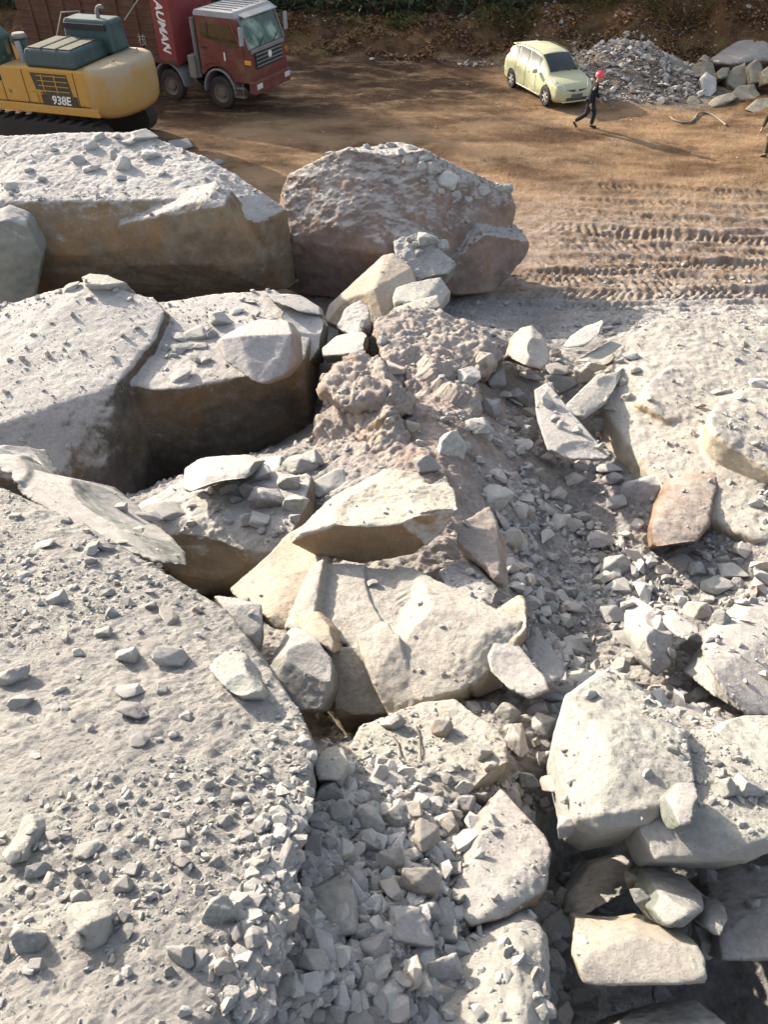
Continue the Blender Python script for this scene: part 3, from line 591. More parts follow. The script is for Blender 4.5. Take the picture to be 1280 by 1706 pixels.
rock('boulder', 'bulging pale grey block at the bottom edge under the buff slab', 'boulder',
     PL(T, '1000,1706,3.0;1020,1690,3.1;1090,1672,3.15;1160,1665,3.15;1215,1706,2.95;1230,1800,2.75;1000,1800,2.75', (.03, .05, -.35)), M['green'], vox=.012, lump=.015)
rock('boulder', 'split rubble-covered outcrop in the centre foreground, split by a thin crack', 'boulder',
     [PL(T, '580,1250,4.1;600,1210,4.3;650,1190,4.4;680,1180,4.45;700,1170,4.5;760,1165,4.5;840,1215,4.25;850,1280,4.0;780,1330,3.85;700,1340,3.8;600,1300,3.9', (.02, .05, -.5))], M['cream'], vox=.014, lump=.03, dusty=.02)
rock('boulder', 'chunky pale boulder hanging over the cleft left of the split outcrop', 'boulder',
     PL(T, '520,1270,3.6;545,1245,3.75;572,1242,3.75;582,1275,3.6;565,1300,3.5;530,1300,3.5', (.0, .06, -.25)), M['white'], vox=.011, lump=.03, dusty=.01)
rock('boulder', 'dusty shoulder of rock ending the left slope above the foreground rubble', 'boulder',
     PL(T, '350,1295,3.2;430,1240,3.36;520,1270,3.3;515,1310,3.2;470,1340,3.1;400,1345,3.05', (.0, .05, -.3)), M['slab'], vox=.013, lump=.02, dusty=.02)
# rocks on the bank, far right
for s_, l_, m_, f_ in (
    ('1188,98,30.6;1205,88,30.8;1250,56,31.4;1300,60,31.4;1310,100,30.6;1255,92,30.2;1225,108,30.0;1195,104,30.2', 'biggest pale rock on the far bank, at the right edge', 'clod', 1.0),
    ('1087,136,29.2;1092,118,29.4;1112,96,29.7;1135,100,29.8;1152,115,29.6;1148,150,29.2;1115,158,28.9;1092,150,28.9', 'brown-sided rounded boulder, leftmost in the far rock heap', 'olive', .9),
    ('1140,150,29.0;1150,118,29.4;1165,102,29.6;1190,104,29.6;1198,135,29.2;1180,162,28.8;1150,160,28.8', 'shadowy smooth boulder in the middle of the far rock heap', 'olive', .8),
    ('1170,130,28.6;1178,120,28.8;1195,130,28.7;1196,150,28.5;1183,163,28.3;1175,160,28.3', 'upright grey stone with white left edge in the far rock heap', 'grey', .5),
    ('1208,130,28.9;1225,112,29.2;1246,104,29.3;1250,130,29.0;1245,155,28.6;1220,152,28.6', 'pale angular block below the biggest pale rock on the far bank', 'olive', .8),
    ('1182,172,27.6;1195,160,27.8;1225,152,28.0;1232,162,27.8;1210,175,27.5;1190,180,27.4', 'low flat rock at the foot of the far rock heap', 'olive', .5),
    ('1143,172,27.8;1150,160,28.0;1165,160,28.0;1172,172,27.8;1160,182,27.6', 'small pale rock at the front of the far rock heap', 'olive', .4),
    ('1247,110,28.9;1262,98,29.0;1275,112,28.9;1270,138,28.5;1252,140,28.5', 'greenish rock right of the pale angular block in the far heap', 'olive', .6),
    ('1270,120,28.4;1285,108,28.6;1300,118,28.4;1300,138,28.0;1275,140,28.0', 'small pale rock cut by the right edge on the far bank', 'olive', .6),
    ('1195,122,28.9;1205,112,29.1;1218,112,29.1;1215,128,28.8;1200,132,28.7', 'small rust-grey rock between two blocks of the far heap', 'olive', .4),
    ('1165,100,30.2;1175,90,30.4;1186,96,30.3;1182,106,30.1', 'little pale stone perched behind the far rock heap', 'olive', .4)):
    rock('boulder', l_, 'boulder', PL(T, s_, (.1*f_, f_, -.5*f_)), M[m_], vox=.05, lump=.05, chips=4)

for s_, l_, f_ in (
    ('1098,112,31.5;1110,90,31.8;1140,82,32.0;1160,100,31.6;1150,118,31.3;1115,122,31.2', 'dark weathered boulder behind the brown-sided one in the far heap', .9),
    ('1150,95,32.0;1165,76,32.2;1200,72,32.4;1215,88,32.0;1195,104,31.6', 'long weathered boulder high on the back of the far heap', .9),
    ('1215,160,28.2;1232,142,28.5;1258,140,28.5;1270,158,28.1;1250,172,27.9', 'squat brown boulder at the lower right of the far heap', .7),
    ('1240,185,27.0;1262,165,27.4;1300,160,27.5;1300,190,26.8;1265,195,26.7', 'low earthy boulder where the far heap meets the right edge', .7),
    ('1120,178,28.2;1130,162,28.5;1148,160,28.5;1150,176,28.2', 'little olive rock left of the small pale rock before the far heap', .4)):
    rock('boulder', l_, 'boulder', PL(T, s_, (.1*f_, f_, -.6*f_)), M['olive'], vox=.05, lump=.05, chips=5)
rock('boulder', 'white boulder perched on the rim of the left slope', 'boulder',
     PL(T, '345,1112,3.75;370,1086,3.9;405,1085,3.9;420,1105,3.8;442,1150,3.6;435,1160,3.55;400,1160,3.52;375,1145,3.55;410,1120,3.65', (.01, .06, -.16)), M['white'], vox=.01, lump=.02, dusty=.006)
rock('boulder', 'long bar-shaped pale stone lying on the left slope', 'stone',
     PL(T, '0,1425,2.7;40,1358,2.85;62,1355,2.86;64,1372,2.8;32,1437,2.66;8,1437,2.65', (.01, .04, -.09)), M['white'], vox=.008, lump=.02)
rock('boulder', 'squared white boulder with shaded front face, low on the left slope', 'boulder',
     PL(T, '108,1515,2.5;120,1504,2.53;172,1503,2.53;186,1525,2.47;172,1575,2.42;152,1588,2.42;112,1560,2.43;145,1540,2.38', (.01, .06, -.12)), M['white'], vox=.008, lump=.02)
rock('stone', 'thin chip leaning against the squared white boulder', 'stone',
     PL(T, '112,1560,2.39;127,1550,2.40;138,1580,2.37;120,1583,2.37', (.0, .02, -.02)), M['white'], vox=.005, lump=.02, chips=3, scoops=2, sdepth=.02)
rock('boulder', 'smooth greenish boulder with a ridge, left of the twin pair in the front rubble', 'boulder',
     PL(T, '578,1625,3.0;582,1605,3.05;605,1583,3.15;625,1585,3.15;643,1640,2.92;632,1662,2.85;595,1662,2.85;585,1605,3.0;612,1612,2.9', (.01, .06, -.2), k=0.94), M['green'], vox=.009, lump=.012)
rock('boulder', 'blocky greenish boulder, right of the twin pair in the front rubble', 'boulder',
     PL(T, '643,1610,3.1;645,1585,3.2;660,1583,3.2;705,1595,3.15;708,1612,3.05;690,1645,2.9;655,1648,2.9;642,1635,2.95;665,1612,2.97', (.01, .08, -.2), k=0.94), M['green'], vox=.009, lump=.012)
# ------------------------------------------------------------------ loose stones one can tell apart
tree_bvh = BVHTree.FromPolygons(bv_v, bv_f)
def cast(px, py):
    d = ray(px, py).normalized(); h = tree_bvh.ray_cast(CAM, d)
    return h[0], h[1]
okf = np.zeros(len(bv_f), bool)
for a_, b_, k_ in OK_R: okf[a_:b_] = k_
PROTO = []
for k in range(12):
    rn = random.Random(100+k)
    pts = []
    for i in range(11+k % 5):
        v = V3((rn.gauss(0, 1), rn.gauss(0, 1), rn.gauss(0, 1))).normalized()
        pts.append(V3((v.x*.62, v.y*.5, v.z*.5))*rn.uniform(.85, 1.1))
    bm = hull_bm(pts, 5, rn)
    co, nr, q = remesh([bm], 0.04 if k % 2 else 0.036)
    ce = (co.max(0)+co.min(0))/2; co -= ce; co /= (co.max(0)-co.min(0))
    p = co*3+k*9.1
    co = co+nr*(0.035*facet(p*0.9)+0.02*facet(p*2.3+4)+0.012*fbm(p*2.5, 4, .6))[:, None]
    PROTO.append(np_mesh('stone', co, q, M['s_pale']))
LM = [(390, 1120, 'the perched white boulder'), (35, 1395, 'the long bar-shaped stone'), (145, 1540, 'the squared white boulder'),
      (230, 290, 'the huge boulder\'s crest'), (690, 250, 'the domed boulder\'s crest'), (710, 420, 'the strewn ledge'), (320, 590, 'the flat-topped block\'s middle'),
      (160, 470, 'the flat-topped block\'s hump'), (360, 785, 'the bluish ledge block'), (450, 835, 'the ledge\'s stone pile'), (625, 860, 'the hooded cap boulder'), (590, 700, 'the clay outcrop'), (700, 560, 'the clay hump'),
      (880, 580, 'the reddish boulder'), (950, 710, 'the smooth triangular slab'), (990, 650, 'the long two-toned slab'), (1000, 590, 'the flat pale flake'),
      (1140, 850, 'the rusty brown rock face'), (1220, 760, 'the rounded dusty boulder'), (1090, 1060, 'the oval grey boulder'), (1240, 1110, 'the smooth pale slab'),
      (1030, 1250, 'the pointed gritty boulder'), (1180, 1380, 'the pale shelf of rock'), (690, 1080, 'the faceted tan rock mass'), (870, 1120, 'the smooth greenish slab'),
      (720, 1240, 'the split outcrop'), (550, 1500, 'the rounded pale boulder'), (840, 1420, 'the triangular pinkish boulder'), (850, 1620, 'the gritty bottom boulder'),
      (1070, 1590, 'the broad buff slab'), (1120, 1490, 'the two-faced boulder'), (612, 1622, 'the twin greenish boulders'), (660, 1374, 'the cube-shaped cream stone'), (280, 1350, 'the left slope\'s middle'),
      (950, 1000, 'the shaded gully'), (240, 900, 'the left slope\'s top slab'), (60, 1200, 'the left slope\'s margin'), (400, 1680, 'the left slope\'s bottom'), (100, 1680, 'the bottom left corner'),
      (960, 850, 'the grey rubble slope')]
TONE = {'w': ('pale', 's_pale'), 'g': ('greenish grey', 's_green'), 't': ('tan', 's_tan'), 'l': ('lilac grey', 's_lilac'), 'b': ('brown', 's_brown')}
labels = {}
def describe(px, py, w, h, tone, sz):
    d = sorted(((px-a)**2+(py-b_)**2, i) for i, (a, b_, c) in enumerate(LM))[0][1]
    a, b_, c = LM[d]; dx, dy = px-a, py-b_
    shape = 'long' if w > 1.8*h else 'tall' if h > 1.35*w else 'chunky' if w < 1.15*h else 'angular'
    size = 'tiny' if sz < 18 else 'small' if sz < 30 else 'fist-sized' if sz < 42 else 'large'
    vs = 'above' if dy < 0 else 'below'; hs = 'left' if dx < 0 else 'right'
    if abs(dx) < abs(dy)*0.45: rel = vs
    elif abs(dy) < abs(dx)*0.45: rel = hs+' of'
    else: rel = vs+' and '+hs+' of'
    near = 'just ' if math.hypot(dx, dy) < 60 else ''
    if size == 'fist-sized': size = 'medium'
    return '%s %s %s stone %s%s %s' % (size, TONE[tone][0], shape, near, rel, c)
used_lab = {}
def stone(px, py, w, h, tone, small=False, flat=1.0):
    hit, n = cast(px, py)
    if hit is None: return None
    t = pix(hit)[2]; sw, sh = w*t/F, h*t/F
    k = SEED[0]; SEED[0] += 1; rn = random.Random(k*3+1)
    me = PROTO[rn.randrange(12)]
    o = link('stone', me, loc=hit+V3((0, 0, sh*(0.30 if py > 1280 and 455 < px < 970 else 0.16))))
    # a stone is seen at about 45 degrees: its height and its depth share the height in view
    dep = sw*rn.uniform(.65, .95)
    vd = (CAM-hit).normalized(); el = abs(vd.z)
    hz = max(sw*0.28*flat, min(sw*1.1, (sh-dep*el*0.55)/max(.45, math.sqrt(1-el*el))))
    if h > 1.35*w: dep = sh*rn.uniform(.8, 1.0); hz = sw*.7
    o.scale = (sw*1.08, dep, hz)
    rz = rn.uniform(-.35, .35)+(math.pi if rn.random() < .5 else 0)
    e = Euler((rn.uniform(-.25, .25), rn.uniform(-.25, .25), rz))
    if n is not None and n.z > .3:
        q = V3((0, 0, 1)).rotation_difference((n*0.6+V3((0, 0, .6))).normalized())
        o.rotation_euler = (q.to_matrix()@e.to_matrix()).to_euler()
    else: o.rotation_euler = e
    if not me.materials: me.materials.append(M['s_pale'])
    o.material_slots[0].link = 'OBJECT'; o.material_slots[0].material = M[TONE[tone][1]]
    if small: return o, tone
    lab = describe(px, py, w, h, tone, (w+h)/2)
    tag(o, lab, 'stone', 'loose stones lying among the blasted rock')
    used_lab.setdefault(lab, []).append((px, py, o))
    return o
ST = """285,1100,52,38,w;212,1095,38,35,w;20,1130,52,38,w;35,1172,36,26,w;215,1155,40,30,w;225,1185,50,34,l;172,1055,30,22,w;150,935,20,20,w;75,908,32,16,w;95,1000,32,28,w;230,1235,30,18,w;148,1418,46,25,w;137,1448,28,22,w;65,1455,36,30,g;195,1420,22,14,g;220,1452,24,25,l;205,1475,34,25,w;135,1495,32,24,w;108,1497,20,18,w;300,1395,26,24,w;308,1440,30,24,l;360,1437,20,28,w;190,1535,18,20,g;207,1557,32,18,g;205,1527,20,18,w;50,1572,58,60,g;367,1522,52,58,g;395,1555,22,40,g;305,1590,52,46,w;335,1602,28,38,g;375,1612,40,38,t;420,1480,32,18,g;440,1635,44,38,w;465,1612,42,40,w;283,1622,20,18,w;210,1615,14,14,w;60,1610,26,22,w;10,1590,14,32,g;450,1405,32,20,w;470,1463,22,22,w;430,1570,44,48,l;22,1430,26,18,w;52,1385,18,12,w;90,1392,28,16,g;110,1395,20,18,g;75,1415,16,14,w;170,1378,22,14,w;248,1498,16,14,l;260,1345,20,12,w;345,1310,24,20,w;400,1330,26,18,l;375,1370,28,20,w;410,1395,28,18,g;330,1335,14,12,w;180,1310,16,10,w;120,1300,18,12,w;60,1260,22,12,w;300,1265,20,14,l;150,1215,18,14,w;100,1150,18,12,w;270,1150,18,14,w;310,1195,22,16,w;60,1050,26,16,w;130,1090,20,14,w;250,1010,22,16,l;330,1060,16,12,l;240,965,18,14,w;180,990,24,16,w;205,905,18,12,w;110,870,20,16,w;25,860,18,12,w;40,960,22,14,w;290,1225,18,14,l
655,1209,38,36,w;738,1218,36,40,t;803,1255,28,34,w;819,1279,24,24,t;862,1236,40,76,t;846,1194,40,34,w;880,1310,48,58,g;774,1315,30,24,w;794,1331,36,34,t;776,1347,40,36,l;560,1306,26,30,l;584,1311,30,22,l;548,1329,46,42,l;505,1338,20,28,l;524,1354,26,24,g;566,1365,44,56,g;533,1380,32,32,g;573,1397,20,24,g;550,1412,30,32,g;616,1381,50,48,g;616,1412,36,34,g;659,1374,44,44,w;647,1342,16,26,w;688,1356,32,34,t;708,1403,46,64,t;749,1363,38,26,t;749,1388,34,34,t;681,1431,38,30,w;652,1441,44,42,t;699,1480,62,74,t;706,1520,54,40,l;627,1475,22,32,w;598,1475,24,58,l;652,1487,40,56,t;742,1527,38,54,g;745,1563,34,44,g;767,1536,22,28,g;684,1559,82,56,l;623,1581,58,44,l;602,1554,40,30,l;735,1617,58,68,w;526,1608,52,50,w;469,1650,40,44,w;447,1660,24,30,w;670,1681,50,30,g;666,1661,42,20,g;634,1674,28,42,l;508,1667,36,28,w;541,1663,30,24,w;710,1699,58,30,w;602,1701,50,24,w;544,1561,46,32,g;514,1561,14,26,l;487,1570,18,30,l;462,1577,34,26,l;480,1430,26,62,l;523,1415,30,42,l;505,1448,30,22,l;480,1488,36,30,g;476,1538,50,38,t;498,1520,26,22,w;556,1440,22,16,g;590,1345,20,18,w;632,1325,16,16,l;640,1300,22,16,t;668,1310,20,18,t;700,1315,24,18,w;728,1330,22,20,t;745,1300,22,18,w;675,1280,18,14,w;720,1290,16,14,l;760,1280,18,14,t;598,1290,22,20,g;612,1265,18,16,g;575,1600,20,20,l;560,1630,24,18,w;580,1655,20,18,g;560,1690,30,20,w;530,1695,24,18,g;480,1695,28,20,w;640,1525,24,20,l;612,1518,18,16,t;720,1560,20,16,g;765,1500,22,20,g;730,1440,18,18,w;760,1450,26,20,w;610,1445,20,18,l;585,1435,22,16,g
893,1183,36,20,t;925,1164,30,18,g;908,1221,50,56,w;910,1269,40,42,t;921,1309,40,30,t;946,1335,22,22,w;950,1383,46,62,l;912,1353,20,20,t;905,1340,18,16,t;1214,1320,34,40,w;1245,1318,48,46,w;1234,1265,20,20,w;934,1507,34,54,t;926,1547,66,44,g;897,1520,36,24,g;930,1583,28,30,l;913,1562,14,18,g;926,1606,20,22,l;945,1614,14,28,g;930,1632,28,20,g;946,1645,14,26,l;963,1625,24,22,g;930,1649,24,18,l;934,1673,30,42,l;963,1675,60,66,w;847,1588,20,22,w;1176,1463,30,42,g;1058,1463,34,28,t;1073,1497,46,52,g;1176,1573,46,54,w;941,1465,20,20,g;1256,1449,16,16,g;1255,1507,22,28,w;983,1159,26,22,w;1120,1250,26,20,w;1195,1270,22,16,g;1080,1290,20,16,w;910,1650,16,24,l;905,1690,26,22,g;925,1700,24,18,w;1100,1655,30,24,l;870,1200,22,18,t;850,1215,18,16,t;826,1180,18,18,g;880,1172,18,14,g;895,1240,16,20,t
1026,1029,50,26,g;1039,1064,46,22,g;1057,1098,34,26,l;1024,1046,16,14,g;1047,1010,24,20,g;1152,1079,46,40,g;1162,1023,46,38,t;1201,1036,30,34,g;1195,977,52,34,g;1139,942,42,28,l;1163,954,30,28,g;1221,957,46,28,l;1204,934,20,20,t;1231,937,20,16,l;1226,977,24,28,l;1185,1065,30,20,l;1121,1141,36,24,l;1129,1167,34,34,l;1155,1185,36,22,l;1163,1162,32,26,g;1119,1188,18,14,l;1157,1205,14,12,l;1134,1111,12,24,l;949,993,34,34,g;917,1000,26,28,l;1027,947,58,36,g;1001,905,44,34,l;968,892,16,18,l;983,878,12,22,l;1044,895,22,22,g;1113,1016,16,12,l;1237,1006,22,18,g;1216,1006,16,16,g;1254,1003,16,16,l;1083,941,24,24,l;1103,951,26,18,t;1010,1100,20,14,t;1090,1150,20,16,t;1075,1170,16,14,l;1040,1130,18,14,t;1260,985,22,18,g;1180,1000,20,16,g;1130,990,18,14,l;1110,965,16,14,g;1265,950,20,16,l;1150,980,14,12,l
883,631,38,24,t;924,593,18,24,t;935,644,46,32,w;931,619,44,20,l;978,633,36,28,t;989,615,34,24,w;1007,604,30,16,w;1050,597,26,22,g;852,712,22,18,t;881,730,30,38,l;886,712,20,28,l;861,669,38,40,l;899,744,18,20,l;912,768,26,26,l;939,777,20,24,l;935,766,24,20,l;958,802,36,24,l;967,777,24,20,l;1014,782,44,16,g;1021,802,36,28,l;1027,841,34,28,g;1068,827,60,54,l;1000,707,34,26,l;994,690,26,20,t;850,904,40,42,t;826,837,54,48,g;874,804,18,10,w;1043,539,14,14,w;1026,540,14,16,w;1055,540,12,12,t;1014,550,20,14,w;1194,654,20,10,w;1212,652,18,8,w;1060,620,18,16,t;1035,640,18,16,t;1045,665,20,16,l;1000,745,18,14,g;925,700,16,14,l
781,633,40,62,g;809,607,30,34,t;827,638,34,62,l;794,716,40,62,g;750,751,48,60,g;775,748,18,24,g;817,691,36,44,l;712,782,44,34,l;840,706,20,14,l;687,713,24,24,t;656,616,36,22,t;637,572,18,20,g;625,582,18,20,g;608,543,18,22,l;550,807,56,34,g;519,773,34,38,g;860,690,20,16,l;830,740,20,16,l;850,760,22,16,l;880,780,20,16,l;800,770,18,14,l;870,830,18,14,g;900,850,22,16,l;930,830,20,14,l;890,880,20,14,g;920,930,24,16,l;945,960,20,16,g;870,950,18,14,l;960,935,22,14,t;700,740,16,14,l;820,790,22,14,g;765,690,18,14,l;740,700,20,14,l
378,819,28,26,l;417,821,36,34,l;430,794,46,30,l;449,839,60,52,l;482,808,38,38,g;493,846,40,38,g;446,778,56,20,g;500,780,58,38,g;245,861,46,24,l;202,848,22,20,l;340,826,20,14,l;392,835,20,14,l;414,871,30,22,g;432,868,34,22,g;467,886,18,16,l;457,892,12,10,l;435,886,16,12,l;410,1000,14,12,t;275,853,76,18,g;360,850,14,10,l;380,870,16,10,l;320,845,16,10,l
325,558,44,18,g;300,562,32,12,g;276,583,16,16,g;295,586,26,16,g;312,579,30,9,g;319,596,22,10,g;329,605,14,12,g;344,602,18,12,g;302,630,38,20,w;354,560,18,18,g;369,537,40,26,g;291,594,16,12,g;335,577,22,10,g;120,480,26,12,w;395,520,24,12,w;420,505,20,10,w
152,247,20,18,w;132,269,22,16,w;189,263,18,20,w;203,279,28,26,w;252,261,28,20,w;240,231,44,20,w;301,245,40,18,w;150,283,28,14,w;20,312,30,12,w;195,229,16,12,w;163,230,24,12,w;47,285,16,10,w;366,271,20,12,w;370,297,16,12,w;203,298,24,10,w;215,240,20,14,w;90,250,16,10,w;70,300,16,10,w;270,290,16,10,w
708,267,22,14,g;723,287,28,24,w;744,306,36,28,w;702,280,18,16,w;687,248,24,14,t;669,257,18,12,w;652,244,16,11,w;611,246,12,9,w;680,269,18,12,t;804,319,26,11,w;832,316,16,16,w;847,317,18,16,w;714,404,38,30,g;736,413,24,20,g;695,411,16,14,g;684,400,16,12,l;699,422,14,12,l;717,381,12,12,t;590,252,12,9,w;635,246,12,9,w;760,325,18,12,w;780,335,16,12,w;735,320,14,10,t""".replace('\n', ';')
items = []
for e in ST.split(';'):
    a, b_, c, d_, t_ = e.split(','); items.append((float(a), float(b_), float(c), float(d_), t_))
big_ = set(sorted(range(len(items)), key=lambda i: -items[i][2]*items[i][3])[:286]); chips_ = []
for i, e in enumerate(items):
    if i in big_: stone(*e)
    else: chips_.append(stone(*e, True))
cv, cf, cm, off = [], [], [], 0
for o, mt in [c for c in chips_ if c]:      # the smallest bits join the gravel
    me = o.data; co = np.empty(len(me.vertices)*3, np.float32); me.vertices.foreach_get('co', co); q = np.empty(len(me.polygons)*4, np.int32); me.loops.foreach_get('vertex_index', q)
    mw = np.array(Matrix.LocRotScale(o.location, o.rotation_euler, o.scale)); co = co.reshape(-1, 3)@mw[:3, :3].T+mw[:3, 3]
    cv.append(co); cf.append(q.reshape(-1, 4)+off); cm.append(np.full(len(cf[-1]), ['w', 'g', 't', 'l', 'b'].index(mt))); off += len(co); bpy.data.objects.remove(o)
tag(link('gravel', np_mesh('gravel', np.concatenate(cv), np.concatenate(cf), [M[TONE[k][1]] for k in 'wgtlb'], True, np.concatenate(cm))), 'small chips of stone lying singly over the rock', 'gravel', None, 'stuff')
for lab, lst in used_lab.items():            # same words for two stones: say which is which
    if len(lst) == 2:
        (x1, y1, o1), (x2, y2, o2) = lst
        if abs(x1-x2) > abs(y1-y2): wd = ('leftmost', 'rightmost') if x1 < x2 else ('rightmost', 'leftmost')
        else: wd = ('upper', 'lower') if y1 < y2 else ('lower', 'upper')
        o1['label'] = wd[0]+' '+lab; o2['label'] = wd[1]+' '+lab
    elif len(lst) > 2:
        lst = sorted(lst, key=lambda q: q[1])
        for w_, (x_, y_, o_) in zip(('highest', 'second highest', 'third highest', 'fourth highest', 'fifth highest', 'sixth highest', 'seventh highest', 'eighth highest', 'ninth highest'), lst): o_['label'] = w_+' '+lab

# ------------------------------------------------------------------ gravel: nobody could count it
def gravel(name, n, region, size, mats, wts, seed, nz=.45, keep=None, sink=0.2, rockp=1.0):
    rs = np.random.RandomState(seed); rn = random.Random(seed)
    protos = []
    for k in range(8):
        pts = [V3((rs.normal(), rs.normal(), rs.normal())).normalized() for _ in range(12+k % 5)]
        bm = hull_bm([V3((p.x*.6, p.y*.5, p.z*.4)) for p in pts]); bmesh.ops.triangulate(bm, faces=bm.faces); bm.verts.index_update()
        protos.append((np.array([v.co[:] for v in bm.verts]), np.array([[v.index for v in f.verts] for f in bm.faces]))); bm.free()
    P, S, N = [], [], []
    while len(P) < n:
        x, y = region(rs)
        h = tree_bvh.ray_cast(V3((x, y, 20)), V3((0, 0, -1)))
        if h[0] is None or h[1].z < nz: n -= 1; continue
        if h[2] >= NG[0] and rs.rand() > (rockp if okf[h[2]] else min(rockp, .05)): n -= 1; continue
        if keep is not None and rs.rand() > keep(h[0]): n -= 1; continue
        P.append(h[0][:]); N.append(h[1][:]); S.append(size(rs, h[0]))
    n = len(P); P = np.array(P); S = np.array(S)
    a = rs.rand(n, 3)*6.283; a[:, 0] = rs.normal(size=n)*.38; pk = rs.randint(0, 8, n); mi = rs.choice(len(mats), n, p=wts)
    asp = np.stack([rs.uniform(.8, 1.4, n), rs.uniform(.7, 1.1, n), rs.uniform(.55, 1.0, n)], 1)
    Vs, Fs, Ms = [], [], []; off = 0
    for k in range(8):
        s = np.where(pk == k)[0]
        if not len(s): continue
        v, f = protos[k]; c, sn = np.cos(a[s]), np.sin(a[s])
        def rot(v3, i, j, ci): 
            o = v3.copy(); o[..., i] = v3[..., i]*c[:, ci, None]-v3[..., j]*sn[:, ci, None]; o[..., j] = v3[..., i]*sn[:, ci, None]+v3[..., j]*c[:, ci, None]; return o
        w = np.broadcast_to(v, (len(s), len(v), 3))*(asp[s]*S[s][:, None])[:, None, :]
        w = rot(rot(w, 0, 2, 0)*1.0, 0, 1, 1)
        w = w+P[s][:, None, :]+np.array([0, 0, 1])*(S[s]*sink)[:, None, None]
        Vs.append(w.reshape(-1, 3)); Fs.append((f[None]+(np.arange(len(s))*len(v))[:, None, None]+off).reshape(-1, 3)); off += len(s)*len(v)
        Ms.append(np.repeat(mi[s], len(f)))
    o = link(name, np_mesh(name, np.concatenate(Vs), np.concatenate(Fs), mats, False, np.concatenate(Ms)))
    return tag(o, None, None, None, 'stuff')
def wedge(y0, y1, pw=1.0, k=0.62, x0=None, x1=None):
    def f(rs):
        y = y0+(y1-y0)*rs.rand()**pw; hw = k*(max(y, 0)*0.72+5.0)
        x = rs.uniform(-hw, hw)
        if x0 is not None: x = rs.uniform(x0, x1)
        return x, y
    return f
def patchy(sc, lo, hi, mn=0.1):
    def f(p):
        v = perlin(np.array([[p.x*sc, p.y*sc, p.z*sc+3]]))[0]; return mn+(1-mn)*float(smooth(lo, hi, v))
    return f
mm = [M['s_pale'], M['s_green'], M['s_tan'], M['s_lilac'], M['s_brown']]
pw_ = lambda lo, hi, al: (lambda rs, p: lo*(1+rs.pareto(al)) if True else 0)
def psize(lo, hi, al): return lambda rs, p: min(hi, lo*(1+rs.pareto(al)))
tag(gravel('gravel', 125000, wedge(-.2, 4.6, 1.1, .55), psize(.003, .04, 1.45), mm[:4], [.72, .1, .1, .08], 1, .5, patchy(1.1, -.10, .22, .05)), 'pale grit and chips strewn over the foreground rock', 'gravel')
tag(gravel('gravel', 30000, wedge(2.2, 13.0, 1.0, .60), psize(.012, .12, 1.6), mm, [.25, .25, .2, .27, .03], 2, .5, patchy(.8, -.15, .2, .12), rockp=.35), 'grey chips covering the middle rubble slope', 'gravel')
tag(gravel('gravel', 9000, wedge(10.5, 18.0, 1.0, .60), psize(.02, .12, 2.2), mm, [.55, .1, .2, .14, .01], 3, .5, patchy(.6, -.1, .2, .1)), 'pale chips on the far boulders and the tracked ground', 'gravel')
# denser cobble rubble in the right gully and the centre foreground
def gully(rs):
    px, py = rs.uniform(830, 1290), rs.uniform(600, 1240); h = Z(px, py, 2.2); return h.x, h.y
tag(gravel('gravel', 5200, gully, psize(.03, .24, 1.6), mm, [.22, .3, .15, .30, .03], 4, .3, patchy(1.0, -.2, .15, .15), rockp=.06), 'broken cobbles filling the shaded gully at the right', 'gravel')
def fore(rs):
    px, py = rs.uniform(460, 960), rs.uniform(1230, 1730); h = Z(px, py, 4.7); return h.x, h.y
tag(gravel('gravel', 6500, fore, psize(.010, .06, 1.4), mm, [.6, .14, .16, .10, .0], 5, .3, rockp=.05), 'broken cobbles between the foreground boulders', 'gravel')
tag(gravel('gravel', 900, fore, psize(.035, .11, 1.5), mm, [.46, .22, .2, .12, .0], 15, .3, rockp=.03), 'angular rubble packed between the foreground boulders', 'gravel')
def seam(rs):
    k = rs.rand(); px, py = 515-75*k+rs.normal()*26, 1300+420*k; h = Z(px, py, 5.3); return h.x, h.y
tag(gravel('gravel', 2600, seam, psize(.012, .075, 1.3), mm, [.6, .15, .15, .1, .0], 16, .2), 'broken stone spilling over the lower edge of the left slope', 'gravel')
def farbank(rs):
    x = rs.uniform(-14, 20); return x, foot(x)+rs.uniform(-.6, 4.5)
mb = [M['s_pale'], M['s_tan'], M['s_brown']]
tag(gravel('gravel', 9000, farbank, psize(.03, .22, 2.0), mb, [.10, .25, .65], 6, .2, lambda p: (0.15+0.85*float(smooth(1.0, 5.5, p.x)))*patchy(.5, -.15, .15, .1)(p)), 'stones and clods scattered over the far bank', 'gravel')
def heap(rs):
    a, r = rs.rand()*6.28, rs.rand()**.6; return 9.9+math.cos(a)*r*3.4, 33.6+math.sin(a)*r*3.0
tag(gravel('gravel', 4200, heap, psize(.05, .34, 2.0), [M['s_brown'], M['s_lilac'], M['s_tan']], [.62, .22, .16], 7, .1), 'heap of broken stone tipped beside the car', 'gravel')
def floor_(rs):
    y = rs.uniform(17, 37); return rs.uniform(-14, 18), y
tag(gravel('gravel', 5000, floor_, psize(.015, .10, 2.3), mb, [.3, .4, .3], 8, .5, patchy(.5, -.1, .25, .06)), 'loose bits of stone on the brown quarry floor', 'gravel')
